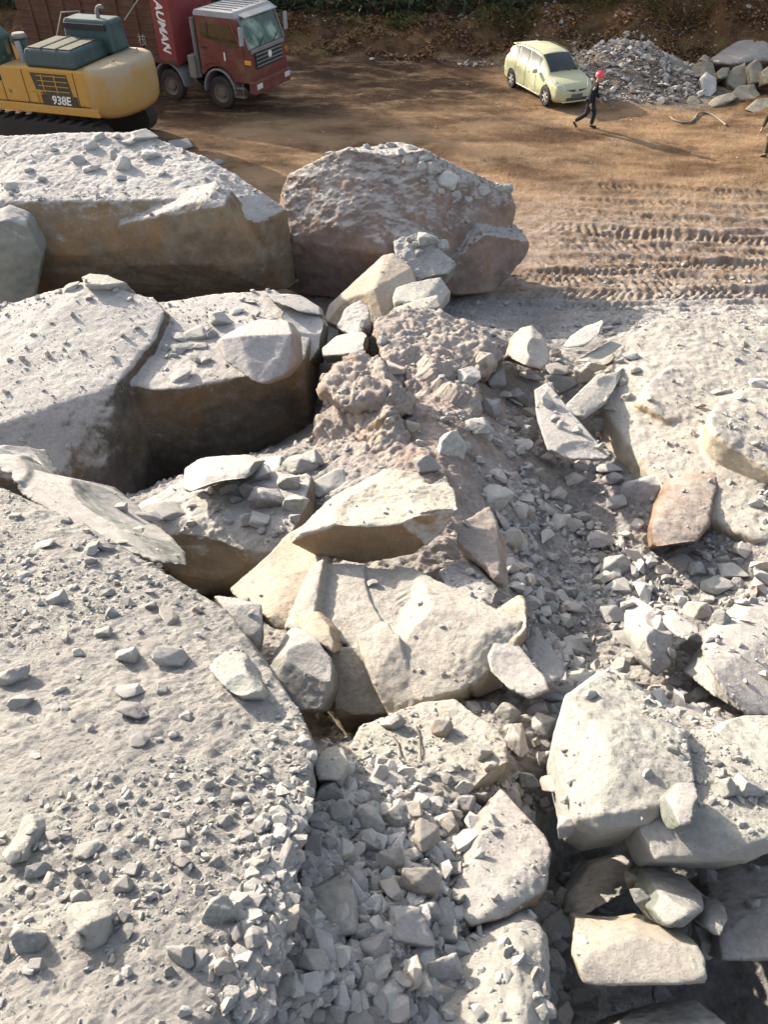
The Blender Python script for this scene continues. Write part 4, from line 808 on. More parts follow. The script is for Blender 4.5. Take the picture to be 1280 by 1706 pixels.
# ------------------------------------------------------------------ plain materials, a little dirty
def paint(name, col, rough=0.5, spec=0.4, dirt=0.4, dirtc=(0.20, 0.15, 0.10), metal=0.0, sc=1.5, up=0.16):
    m, nt, b = new_mat(name, rough, spec); tc = nn(nt, 'ShaderNodeTexCoord'); v = tc.outputs['Object']
    geo = nn(nt, 'ShaderNodeNewGeometry'); sep = nn(nt, 'ShaderNodeSeparateXYZ'); nt.links.new(geo.outputs['Normal'], sep.inputs[0])
    d = ramp(nt, math_(nt, 'ADD', noise(nt, v, sc, 8, 0.7), math_(nt, 'MULTIPLY', sep.outputs['Z'], up)), 0.42, 0.72, 0.08, dirt)
    nt.links.new(mixc(nt, d, col, dirtc), b.inputs['Base Color'])
    nt.links.new(ramp(nt, d, 0, 0.5, rough, 0.9), b.inputs['Roughness']); b.inputs['Metallic'].default_value = metal
    nt.links.new(bump(nt, noise(nt, v, 30, 5), 0.15, 0.01), b.inputs['Normal'])
    return m
K = {}
K['red'] = paint('faded_red_paint', (0.125, 0.025, 0.02), .6, .3, .55)
K['redpanel'] = paint('brighter_red_paint', (0.19, 0.022, 0.028), .6, .3, .4)
K['rust'] = paint('muddy_red_brown_steel', (0.085, 0.04, 0.028), .8, .2, .6, (0.13, 0.10, 0.07))
K['greyp'] = paint('dusty_grey_plastic', (0.16, 0.16, 0.165), .75, .2, .6, (0.27, 0.24, 0.21))
K['roof'] = paint('dusty_pale_roof', (0.30, 0.31, 0.32), .6, .3, .5, (0.25, 0.22, 0.19))
K['black'] = paint('black_rubber', (0.025, 0.025, 0.027), .85, .2, .6, (0.12, 0.095, 0.07))
K['dark'] = paint('dark_underside', (0.03, 0.03, 0.03), .8, .2, .5, (0.07, 0.06, 0.045))
K['rim'] = paint('dirty_wheel_steel', (0.13, 0.12, 0.11), .7, .3, .6)
K['yellow'] = paint('machine_yellow_paint', (0.44, 0.225, 0.028), .55, .35, .45, (0.45, 0.33, 0.17))
K['cwt'] = paint('faded_yellow_counterweight', (0.35, 0.205, 0.055), .6, .3, .75, (0.33, 0.29, 0.22), sc=.8, up=.4)
K['hood'] = paint('dark_green_grey_hood', (0.018, 0.042, 0.043), .45, .5, .5, (0.10, 0.13, 0.125), up=.08)
K['vent'] = paint('dark_vent_grille', (0.05, 0.045, 0.03), .7, .3, .35, (0.16, 0.14, 0.09), up=.05)
K['white'] = paint('white_lettering', (0.75, 0.74, 0.72), .6, .3, .25)
K['ink'] = paint('black_lettering', (0.04, 0.03, 0.02), .6, .3, .2)
K['orange'] = paint('orange_lamp_plastic', (0.75, 0.30, 0.03), .35, .5, .2)
K['carbody'] = paint('pale_yellow_green_car_paint', (0.42, 0.42, 0.24), .28, .6, .35, (0.42, 0.37, 0.28))
K['alloy'] = paint('silver_alloy', (0.50, 0.49, 0.46), .4, .5, .4, metal=.4)
K['plate'] = paint('blue_plate', (0.05, 0.07, 0.16), .5, .4, .4)
K['helmet'] = paint('red_helmet_shell', (0.72, 0.045, 0.08), .35, .5, .1)
K['jacket'] = paint('black_jacket_cloth', (0.018, 0.022, 0.028), .9, .1, .3, (0.06, 0.05, 0.045))
K['trouser'] = paint('dark_trouser_cloth', (0.025, 0.03, 0.04), .9, .1, .35, (0.08, 0.07, 0.055))
K['camo'] = paint('camouflage_cloth', (0.05, 0.06, 0.035), .9, .1, .8, (0.13, 0.09, 0.05), sc=7)
K['greenbag'] = paint('green_cloth', (0.05, 0.12, 0.06), .9, .1, .3)
K['skin'] = paint('skin', (0.42, 0.24, 0.16), .6, .3, .05)
K['hair'] = paint('black_hair', (0.015, 0.012, 0.01), .7, .3, .05)
K['shoe'] = paint('dusty_black_shoe', (0.03, 0.026, 0.022), .8, .2, .5)
K['hose'] = paint('dusty_hose_rubber', (0.20, 0.17, 0.13), .8, .2, .5)
def glass_mat():
    m, nt, b = new_mat('window_glass', 0.08, 0.6)
    tc = nn(nt, 'ShaderNodeTexCoord'); d = ramp(nt, noise(nt, tc.outputs['Object'], 2.5, 6, .7), .45, .8, .03, .35)
    nt.links.new(mixc(nt, d, (0.015, 0.02, 0.02), (0.09, 0.085, 0.07)), b.inputs['Base Color']); nt.links.new(ramp(nt, d, 0, .4, .06, .5), b.inputs['Roughness'])
    return m
K['glass'] = glass_mat()
K['sideglass'], _n0, _b0 = new_mat('hazy_side_glass', 0.38, 0.5); _b0.inputs['Base Color'].default_value = (0.035, 0.04, 0.036, 1)
mg, _nt, _b = new_mat('cracked_windshield', 0.15, 0.7)
_tc = nn(_nt, 'ShaderNodeTexCoord'); _vo = nn(_nt, 'ShaderNodeTexVoronoi', feature='DISTANCE_TO_EDGE'); _vo.inputs['Scale'].default_value = 3.0
_nt.links.new(_tc.outputs['Object'], _vo.inputs['Vector'])
_nt.links.new(mixc(_nt, ramp(_nt, noise(_nt, _tc.outputs['Object'], 1.6, 6, .6), .42, .6), (0.05, 0.09, 0.075), (0.26, 0.34, 0.29)), _b.inputs['Base Color'])
K['shield'] = mg
K['lens'] = paint('headlight_lens', (0.55, 0.58, 0.56), .12, .7, .15)

# ------------------------------------------------------------------ shape helpers for machines
def box(name, c, s, mat, parent, bev=0.02, rot=None, taper=None, segs=2):
    bm = bmesh.new(); bmesh.ops.create_cube(bm, size=1)
    for v in bm.verts:
        k = taper if (taper and v.co.z > 0) else (1, 1)
        v.co = V3((v.co.x*s[0]*k[0], v.co.y*s[1]*k[1], v.co.z*s[2]))
    if bev: bmesh.ops.bevel(bm, geom=bm.edges[:], offset=bev, segments=segs, affect='EDGES', profile=.5)
    if rot: bmesh.ops.rotate(bm, verts=bm.verts, matrix=Euler(rot).to_matrix())
    bmesh.ops.translate(bm, verts=bm.verts, vec=c)
    return bm_obj(name, bm, mat, parent, False)
def prism(name, prof, axis, a, b_, mat, parent, bev=0.0, segs=2):
    """profile polygon extruded along y (profile in x,z) or z (profile in x,y)"""
    bm = bmesh.new()
    mk = (lambda p, t: (p[0], t, p[1])) if axis == 'y' else (lambda p, t: (p[0], p[1], t)) if axis == 'z' else (lambda p, t: (t, p[0], p[1]))
    lo = [bm.verts.new(mk(p, a)) for p in prof]; hi = [bm.verts.new(mk(p, b_)) for p in prof]
    bm.faces.new(lo); bm.faces.new(hi)
    for i in range(len(prof)): j = (i+1) % len(prof); bm.faces.new((lo[i], lo[j], hi[j], hi[i]))
    bmesh.ops.recalc_face_normals(bm, faces=bm.faces)
    if bev: bmesh.ops.bevel(bm, geom=bm.edges[:], offset=bev, segments=segs, affect='EDGES', profile=.5)
    return bm_obj(name, bm, mat, parent, False)
def cyl(name, c, r, h, mat, parent, axis='y', seg=28, bev=0.0, r2=None):
    bm = bmesh.new(); bmesh.ops.create_cone(bm, cap_ends=True, segments=seg, radius1=r, radius2=r2 if r2 is not None else r, depth=h)
    if bev: bmesh.ops.bevel(bm, geom=[e for e in bm.edges if len(e.link_faces) == 2 and any(len(f.verts) > 4 for f in e.link_faces)], offset=bev, segments=2, affect='EDGES')
    if axis == 'y': bmesh.ops.rotate(bm, verts=bm.verts, matrix=Matrix.Rotation(math.pi/2, 3, 'X'))
    if axis == 'x': bmesh.ops.rotate(bm, verts=bm.verts, matrix=Matrix.Rotation(math.pi/2, 3, 'Y'))
    bmesh.ops.translate(bm, verts=bm.verts, vec=c)
    o = bm_obj(name, bm, mat, parent, False)
    for f in o.data.polygons: f.use_smooth = len(f.vertices) == 4
    return o
def tube(name, pts, r, mat, parent, seg=8):
    cu = bpy.data.curves.new('t', 'CURVE'); cu.dimensions = '3D'; cu.bevel_depth = r; cu.bevel_resolution = max(1, seg//4); cu.use_fill_caps = True
    sp_ = cu.splines.new('POLY'); sp_.points.add(len(pts)-1)
    for i, p in enumerate(pts): sp_.points[i].co = (*p, 1)
    o = bpy.data.objects.new('t', cu); C.objects.link(o); dg = bpy.context.evaluated_depsgraph_get()
    me = bpy.data.meshes.new_from_object(o.evaluated_get(dg)); bpy.data.objects.remove(o); bpy.data.curves.remove(cu)
    me.materials.clear(); me.materials.append(mat)
    for f in me.polygons: f.use_smooth = True
    return link(name, me, parent)
def text(name, body, size, M4, mat, parent, ex=.004, shear=0.0, bold=.0):
    cu = bpy.data.curves.new('t', 'FONT'); cu.body = body; cu.size = size; cu.extrude = ex; cu.align_x = 'CENTER'; cu.align_y = 'CENTER'; cu.shear = shear; cu.offset = bold
    o = bpy.data.objects.new('t', cu); C.objects.link(o); dg = bpy.context.evaluated_depsgraph_get()
    me = bpy.data.meshes.new_from_object(o.evaluated_get(dg)); bpy.data.objects.remove(o); bpy.data.curves.remove(cu)
    me.transform(M4); me.materials.clear(); me.materials.append(mat)
    return link(name, me, parent)
def frame(x, y, o):
    x = V3(x).normalized(); y = V3(y).normalized(); z = x.cross(y)
    m = Matrix((x, y, z)).transposed().to_4x4(); m.translation = V3(o); return m
def wheel(parent, c, r, wd, side, steel, spokes=0, lugs=8):
    """a wheel with its tyre and rim; side = -1 shows the face towards -y"""
    bm = bmesh.new(); n = 40; prof = [(r*.60, -wd/2), (r*.9, -wd/2), (r*.985, -wd*.40), (r, -wd*.2), (r, wd*.2), (r*.985, wd*.40), (r*.9, wd/2), (r*.60, wd/2)]
    ring = [[bm.verts.new((p[0]*math.cos(t)*(1-(0.02 if (k % 2 and 1 < i < 6) else 0)), p[1], p[0]*math.sin(t)*(1-(0.02 if (k % 2 and 1 < i < 6) else 0)))) for i, p in enumerate(prof)] for k, t in enumerate(np.linspace(0, 2*math.pi, n, endpoint=False))]
    for k in range(n):
        for i in range(len(prof)):
            j = (i+1) % len(prof); bm.faces.new((ring[k][i], ring[k][j], ring[(k+1) % n][j], ring[(k+1) % n][i]))
    w_ = empty('wheel', (0, 0, 0)); w_.parent = parent; w_.location = c
    ty = bm_obj('tyre', bm, K['black'], w_, False)
    f = side*wd/2
    if spokes:
        b_ = bmesh.new(); bmesh.ops.create_cone(b_, cap_ends=False, segments=32, radius1=r*.62, radius2=r*.62, depth=wd*.9)
        bmesh.ops.create_circle(b_, cap_ends=True, segments=24, radius=r*.16)
        for k in range(spokes):
            t = 2*math.pi*k/spokes; q = bmesh.ops.create_cube(b_, size=1)['verts']
            for v in q:
                s_ = V3((v.co.x*r*.52+r*.34, v.co.y*r*.13*(1.0 if v.co.x < 0 else 1.6), v.co.z*.03)); v.co = Matrix.Rotation(t, 3, 'Z')@s_+V3((0, 0, -.01))
        q = bmesh.ops.create_cone(b_, cap_ends=True, segments=16, radius1=r*.17, radius2=r*.13, depth=.05)
        bmesh.ops.rotate(b_, verts=b_.verts, matrix=Matrix.Rotation(math.pi/2, 3, 'X'))
        for v in b_.verts:
            if abs(v.co.y) < wd*.3: v.co.y += f*.82
        bm_obj('rim', b_, steel, w_, False)
        bd = cyl('brake_disc', (0, f*.35, 0), r*.5, .03, K['dark'], w_)
    else:
        b_ = bmesh.new(); pr = [(r*.61, f), (r*.56, f*.75), (r*.34, f*.45), (r*.30, f*.95), (r*.14, f*1.05), (0.001, f*1.05)]
        rg = [[b_.verts.new((p[0]*math.cos(t), p[1], p[0]*math.sin(t))) for p in pr] for t in np.linspace(0, 2*math.pi, 24, endpoint=False)]
        for k in range(24):
            for i in range(5): b_.faces.new((rg[k][i], rg[k][i+1], rg[(k+1) % 24][i+1], rg[(k+1) % 24][i]))
        for k in range(lugs):
            t = 2*math.pi*k/lugs; q = bmesh.ops.create_cube(b_, size=.035)['verts']
            bmesh.ops.translate(b_, verts=q, vec=(r*.24*math.cos(t), f*1.02, r*.24*math.sin(t)))
        bm_obj('rim', b_, steel, w_, False)
    return w_

# ------------------------------------------------------------------ red tipper truck
tr = empty('dump_truck', (-5.45, 31.2, 0), R(-25.5))
tag(tr, 'red tipper truck with dusty cab and AUMAN on its side', 'truck')
prof = [(-.72, 1.05), (-.72, 2.95), (-.6, 3.02), (.82, 3.02), (1.02, 2.92), (1.38, 1.98), (1.44, 1.2), (1.42, .95), (.62, .95), (.55, 1.12), (.36, 1.3), (.1, 1.38), (-.15, 1.36), (-.42, 1.26), (-.6, 1.1)]
cab = prism('cab', prof, 'y', -1.2, 1.2, K['red'], tr, .03)
prism('cab_roof', [(-.75, 2.96), (-.68, 3.06), (.85, 3.06), (1.08, 2.94), (1.06, 2.88), (-.75, 2.88)], 'y', -1.215, 1.215, K['roof'], tr, .02)
for i in range(6): box('roof_rib', (.05, -.85+i*.34, 3.075), (1.2, .05, .04), K['roof'], tr, .012)
prism('door', [(-.62, 1.32), (-.62, 2.80), (.78, 2.80), (1.17, 2.0), (1.2, 1.25), (.72, 1.2), (.5, 1.38), (.1, 1.5), (-.3, 1.46), (-.5, 1.38)], 'y', -1.222, -1.203, K['red'], tr, .006)
prism('door_window', [(-.52, 2.68), (.70, 2.68), (1.04, 2.06), (.55, 2.02), (.1, 2.16), (-.52, 2.30)], 'y', -1.232, -1.224, K['glass'], tr)
box('window_pillar', (-.22, -1.236, 2.5), (.05, .012, .40), K['dark'], tr, 0)
box('door_handle', (-.45, -1.235, 1.95), (.2, .03, .05), K['dark'], tr, .008)
pv = V3((1.03, 0, 2.90)); qv = V3((1.375, 0, 2.0)); n_ = V3((.93, 0, .36))
bm = bmesh.new(); qs = [bm.verts.new(p) for p in ((1.055, -1.05, 2.87), (1.055, 1.05, 2.87), (1.395, 1.12, 2.02), (1.395, -1.12, 2.02))]; bm.faces.new(qs)
r_ = bmesh.ops.extrude_face_region(bm, geom=bm.faces[:]); bmesh.ops.translate(bm, verts=[v for v in r_['geom'] if isinstance(v, bmesh.types.BMVert)], vec=(-.03, 0, -.01))
bm_obj('windshield', bm, K['shield'], tr)
for s in (-.5, .45): tube('wiper', [(1.41, s, 2.03), (1.36, s+.45, 2.25)], .012, K['dark'], tr)
for y0 in (-1.1, 1.1): tube('windshield_pillar', [(1.05, y0*1.04, 2.92), (1.41, y0*1.05, 2.0)], .04, K['greyp'], tr)
box('grille', (1.435, 0, 1.62), (.06, 1.75, .52), K['dark'], tr, .015)
for i in range(4): box('grille_bar', (1.47, 0, 1.44+i*.12), (.03, 1.7, .035), K['greyp'], tr, .008)
cyl('badge', (1.49, 0, 1.7), .11, .03, K['white'], tr, 'x')
box('front_panel', (1.42, 0, 1.93), (.06, 2.2, .13), K['greyp'], tr, .02)
box('bumper', (1.42, 0, .82), (.28, 2.46, .42), K['red'], tr, .05)
for s in (-1, 1):
    box('headlight', (1.565, s*.95, .86), (.03, .36, .17), K['lens'], tr, .015)
    box('corner_lamp', (1.33, s*1.215, 1.62), (.26, .03, .14), K['orange'], tr, .015)
    tube('mirror_arm', [(1.1, s*1.2, 2.8), (1.35, s*1.45, 2.75), (1.35, s*1.45, 2.15)], .018, K['dark'], tr)
    box('mirror', (1.33, s*1.46, 2.45), (.07, .2, .55), K['roof'], tr, .02)
box('sun_visor', (1.14, 0, 2.95), (.3, 2.1, .035), K['roof'], tr, .01, rot=(0, R(14), 0))
for z_ in (.5, .78): box('step', (.86, -1.2, z_), (.42, .2, .035), K['rim'], tr, .008)
for x_ in (.67, 1.05): tube('step_rail', [(x_, -1.27, .95), (x_, -1.29, .48)], .016, K['rim'], tr)
# wheel arch lips
for xc in (0, -2.25):
    arc = [(xc+math.cos(t)*.66, -1.22, .55+math.sin(t)*.74) for t in np.linspace(math.pi*.98, .08, 14)]
    tube('fender', arc, .04, K['greyp'], tr)
    prism('mudguard', [(xc+math.cos(t)*.68, .55+math.sin(t)*.76) for t in np.linspace(math.pi, 0, 12)]+[(xc+math.cos(t)*.64, .55+math.sin(t)*.72) for t in np.linspace(0, math.pi, 12)], 'y', -1.2, -.6, K['greyp'], tr)
for xc in (0, -2.25, -6.3, -7.65):
    for s in (-1, 1): wheel(tr, (xc, s*1.03, .53), .53, .32, s, K['rim'])
for s in (-.42, .42): box('chassis_rail', (-4.0, s, .95), (9.6, .1, .26), K['dark'], tr, .01)
box('fuel_tank', (-4.2, -1.0, .8), (1.3, .5, .55), K['rim'], tr, .08)
tube('exhaust_stack', [(-1.02, -.95, .9), (-1.04, -.95, 2.75)], .09, K['greyp'], tr, 16)
box('air_filter', (-1.17, -.98, 1.25), (.3, .42, .75), K['greyp'], tr, .05)
box('cargo_box', (-5.45, 0, 2.35), (7.3, 2.46, 2.0), K['rust'], tr, .02)
prism('box_front_post', [(-1.70, 1.26), (-1.70, 3.55), (-2.5, 3.55), (-2.5, 1.36)], 'y', -1.275, 1.275, K['redpanel'], tr, .02)
box('box_sill', (-5.4, -1.25, 1.33), (7.3, .07, .14), K['rust'], tr, .01)
box('box_top_rail', (-5.8, -1.25, 3.36), (6.6, .09, .12), K['rust'], tr, .015)
for i in range(7): box('box_rib', (-3.25-i*.85, -1.255, 2.35), (.10, .07, 1.9), K['rust'], tr, .01)
for i in range(8): box('side_corrugation', (-5.8, -1.238, 1.55+i*.23), (6.5, .03, .05), K['rust'], tr, .008)
text('lettering', 'AUMAN', .44, frame((.03, 0, -1), (1, 0, .0), (-2.12, -1.285, 2.45)), K['white'], tr, .005, .25, .012)
text('lettering', 'L', .16, frame((.03, 0, -1), (1, 0, .0), (-1.95, -1.285, 1.80)), K['white'], tr, .004, .2, .01)
text('door_number', '1', .34, frame((1, 0, 0), (0, 0, 1), (.38, -1.226, 1.72)), K['white'], tr, .004, 0, .012)
text('side_lettering', 'C', .34, frame((1, 0, 0), (0, 0, 1), (-3.95, -1.30, 1.92)), K['roof'], tr, .003, 0, .004)
text('side_lettering', '核', .40, frame((1, 0, 0), (0, 0, 1), (-3.12, -1.31, 1.92)), K['roof'], tr, .003)
tube('tarpaulin_rod', [(-3.6, -1.5, 2.55), (-2.75, -1.42, 3.3), (-2.6, -1.35, 3.9), (-4.6, -1.35, 3.95)], .022, K['roof'], tr)

# ------------------------------------------------------------------ yellow excavator
ex = empty('excavator', (-10.5, 26.9, 0), R(163.7))
tag(ex, 'dusty yellow excavator numbered 938E with dark green engine hood', 'excavator')
for s in (-1, 1):
    n = 10; L_, r_ = 1.9, .46
    prof = [(L_+math.cos(t)*r_, .48+math.sin(t)*r_) for t in np.linspace(-math.pi/2, math.pi/2, n)]+[(-L_+math.cos(t)*r_, .48+math.sin(t)*r_) for t in np.linspace(math.pi/2, 1.5*math.pi, n)]
    tk = prism('crawler_track', prof, 'y', s*1.3-.28, s*1.3+.28, K['dark'], ex, .02)
    for i in range(20):
        for z_ in (.0, .96): box('track_shoe', (-1.9+i*.2, s*1.3, z_+.02), (.13, .6, .05), K['dark'], tk, 0) if i % 2 == 0 else None
cyl('slew_ring', (0, 0, 1.08), .65, .3, K['dark'], ex, 'z')
box('deck_frame', (-.1, 0, 1.26), (4.5, 2.7, .22), K['yellow'], ex, .03)
prism('side_skirt', [(-2.25, 1.18), (2.2, 1.18), (2.2, 1.42), (-2.25, 1.42)], 'y', 1.3, 1.5, K['yellow'], ex, .03)
prism('engine_house', [(-2.2, 1.44), (1.0, 1.44), (1.0, 2.32), (.9, 2.42), (-2.2, 2.42)], 'y', -1.46, 1.46, K['yellow'], ex, .05)
prism('front_side_box', [(1.02, 1.44), (2.2, 1.44), (2.2, 1.75), (1.02, 2.0)], 'y', .35, 1.46, K['yellow'], ex, .03)
box('panel_gap', (.18, 1.464, 1.9), (.02, .012, .92), K['ink'], ex, 0)
box('panel_gap', (-1.62, 1.464, 1.9), (.02, .012, .92), K['ink'], ex, 0)
# rounded counterweight, plan view profile
pl_ = [(-2.0, -1.5), (-2.0, 1.5)]+[(-2.35-.80*math.sin(t)**.8, 1.5*math.cos(t)) if 0 < t < math.pi else (-2.35, 1.5*math.cos(t)) for t in np.linspace(0, math.pi, 22)]
bm = bmesh.new(); rings = []
for z_, k_ in ((1.16, .90), (1.3, .97), (1.6, 1.0), (2.25, .99), (2.45, .95), (2.52, .86)):
    rings.append([bm.verts.new((-2.0+(p[0]+2.0)*k_, p[1]*(k_ if k_ < .99 else 1), z_)) for p in pl_])
for a_, b_ in zip(rings, rings[1:]):
    for i in range(len(pl_)): j = (i+1) % len(pl_); bm.faces.new((a_[i], a_[j], b_[j], b_[i]))
bm.faces.new(rings[0]); bm.faces.new(rings[-1])
cw = bm_obj('counterweight', bm, K['cwt'], ex, True)
for s in (-.5, .5): tube('lifting_eye', [(-2.6, s*1.4-.07, 2.5), (-2.6, s*1.4-.05, 2.62), (-2.6, s*1.4+.05, 2.62), (-2.6, s*1.4+.07, 2.5)], .02, K['cwt'], cw)
text('lettering', 'LI', .26, frame((-.93, -.36, 0), (0, 0, 1), (-2.83, 1.115, 1.85)), K['ink'], ex, .02, 0, .008)
# vent and model strip
vt = prism('vent_grille', [(-1.45, 1.72), (-1.38, 2.3), (-.12, 2.3), (-.2, 1.85), (-.42, 1.85), (-.42, 1.72)], 'y', 1.462, 1.478, K['vent'], ex)
for i in range(8): box('slat', (-.85, 1.484, 1.76+i*.068), (1.05, .012, .02), K['yellow'] if i % 2 else K['vent'], vt, 0)
for x_ in (-.5, -.95): box('slat_divider', (x_, 1.486, 2.02), (.03, .014, .5), K['yellow'], vt, 0)
box('model_strip', (-.95, 1.472, 1.575), (1.25, .02, .27), K['ink'], ex, 0)
text('lettering', '938E', .33, frame((-1, 0, 0), (0, 0, 1), (-1.0, 1.488, 1.575)), K['white'], ex, .004, .15, .008)
box('door_latch', (-.05, 1.475, 1.62), (.28, .03, .3), K['yellow'], ex, .03)
text('warning_mark', 'V', .16, frame((-1, 0, 0), (0, 0, 1), (.78, 1.472, 1.72)), K['ink'], ex, .003)
# hood: ribbed lower block, taller rear block
hd = box('engine_hood', (-.85, .45, 2.66), (1.75, 1.9, .48), K['hood'], ex, .09, taper=(.95, .94), segs=3)
for i in range(3):
    box('hood_vent', (-.32-i*.53, .5, 2.915), (.40, 1.5, .03), K['vent'], hd, .005)
for i in range(2): box('hood_seam', (-.58-i*.53, .45, 2.92), (.035, 1.78, .035), K['hood'], hd, .008)
hb = box('hood_tower', (-1.15, -.85, 2.93), (1.75, .95, .9), K['hood'], ex, .1, taper=(.93, .85), segs=3)
box('hood_tower_gap', (-1.1, -.375, 3.2), (1.45, .05, .16), K['dark'], hb, .01)
tube('exhaust_pipe', [(-1.45, -.75, 3.3), (-1.45, -.75, 3.55), (-1.50, -.75, 3.64), (-1.58, -.75, 3.68), (-1.68, -.75, 3.68)], .065, K['greyp'], ex, 14)
pc = cyl('air_precleaner', (.62, .55, 2.72), .17, .55, K['hood'], ex, 'z')
cyl('precleaner_cap', (.62, .55, 3.06), .25, .12, K['greyp'], pc, 'z', r2=.18)
tube('intake_pipe', [(.52, .85, 2.95), (.45, .9, 2.7), (.42, .9, 2.42)], .085, K['roof'], ex, 14)
cyl('filter_canister', (.85, .2, 2.7), .14, .5, K['hood'], ex, 'z')
cabx = prism('operator_cab', [(1.05, 1.55), (1.05, 3.05), (1.25, 3.25), (2.55, 3.25), (2.85, 2.6), (2.75, 1.5)], 'y', .42, 1.45, K['hood'], ex, .07)
prism('cab_rear_window', [(.55, 2.15), (1.32, 2.15), (1.32, 2.95), (.55, 2.95)], 'x', 1.035, 1.048, K['shield'], cabx)
prism('cab_side_window', [(1.3, 2.2), (1.3, 3.0), (2.45, 3.0), (2.65, 2.6), (2.6, 2.0)], 'y', 1.452, 1.462, K['glass'], cabx)
box('cab_roof_hatch', (1.9, .94, 3.28), (.8, .7, .06), K['greyp'], cabx, .02)
tube('roof_rail', [(1.15, 1.3, 3.32), (1.75, .9, 3.42)], .025, K['white'], cabx)
tube('handrail', [(.55, -.9, 2.45), (.25, -1.3, 3.35), (-.35, -1.4, 3.4), (-.4, -1.4, 2.45)], .02, K['roof'], ex)
prism('boom', [(.9, 1.6), (2.6, 3.9), (5.0, 4.9), (7.4, 4.2), (7.4, 3.8), (5.0, 4.2), (3.2, 3.2), (1.9, 1.5)], 'y', -.3, .2, K['yellow'], ex, .03)
prism('stick', [(7.0, 4.5), (7.6, 4.4), (7.9, 1.2), (7.6, 1.1)], 'y', -.24, .14, K['yellow'], ex, .02)
prism('bucket', [(7.4, 1.3), (8.3, 1.2), (8.5, .5), (7.8, .05), (7.1, .3), (7.0, .9)], 'y', -.7, .6, K['dark'], ex, .03)
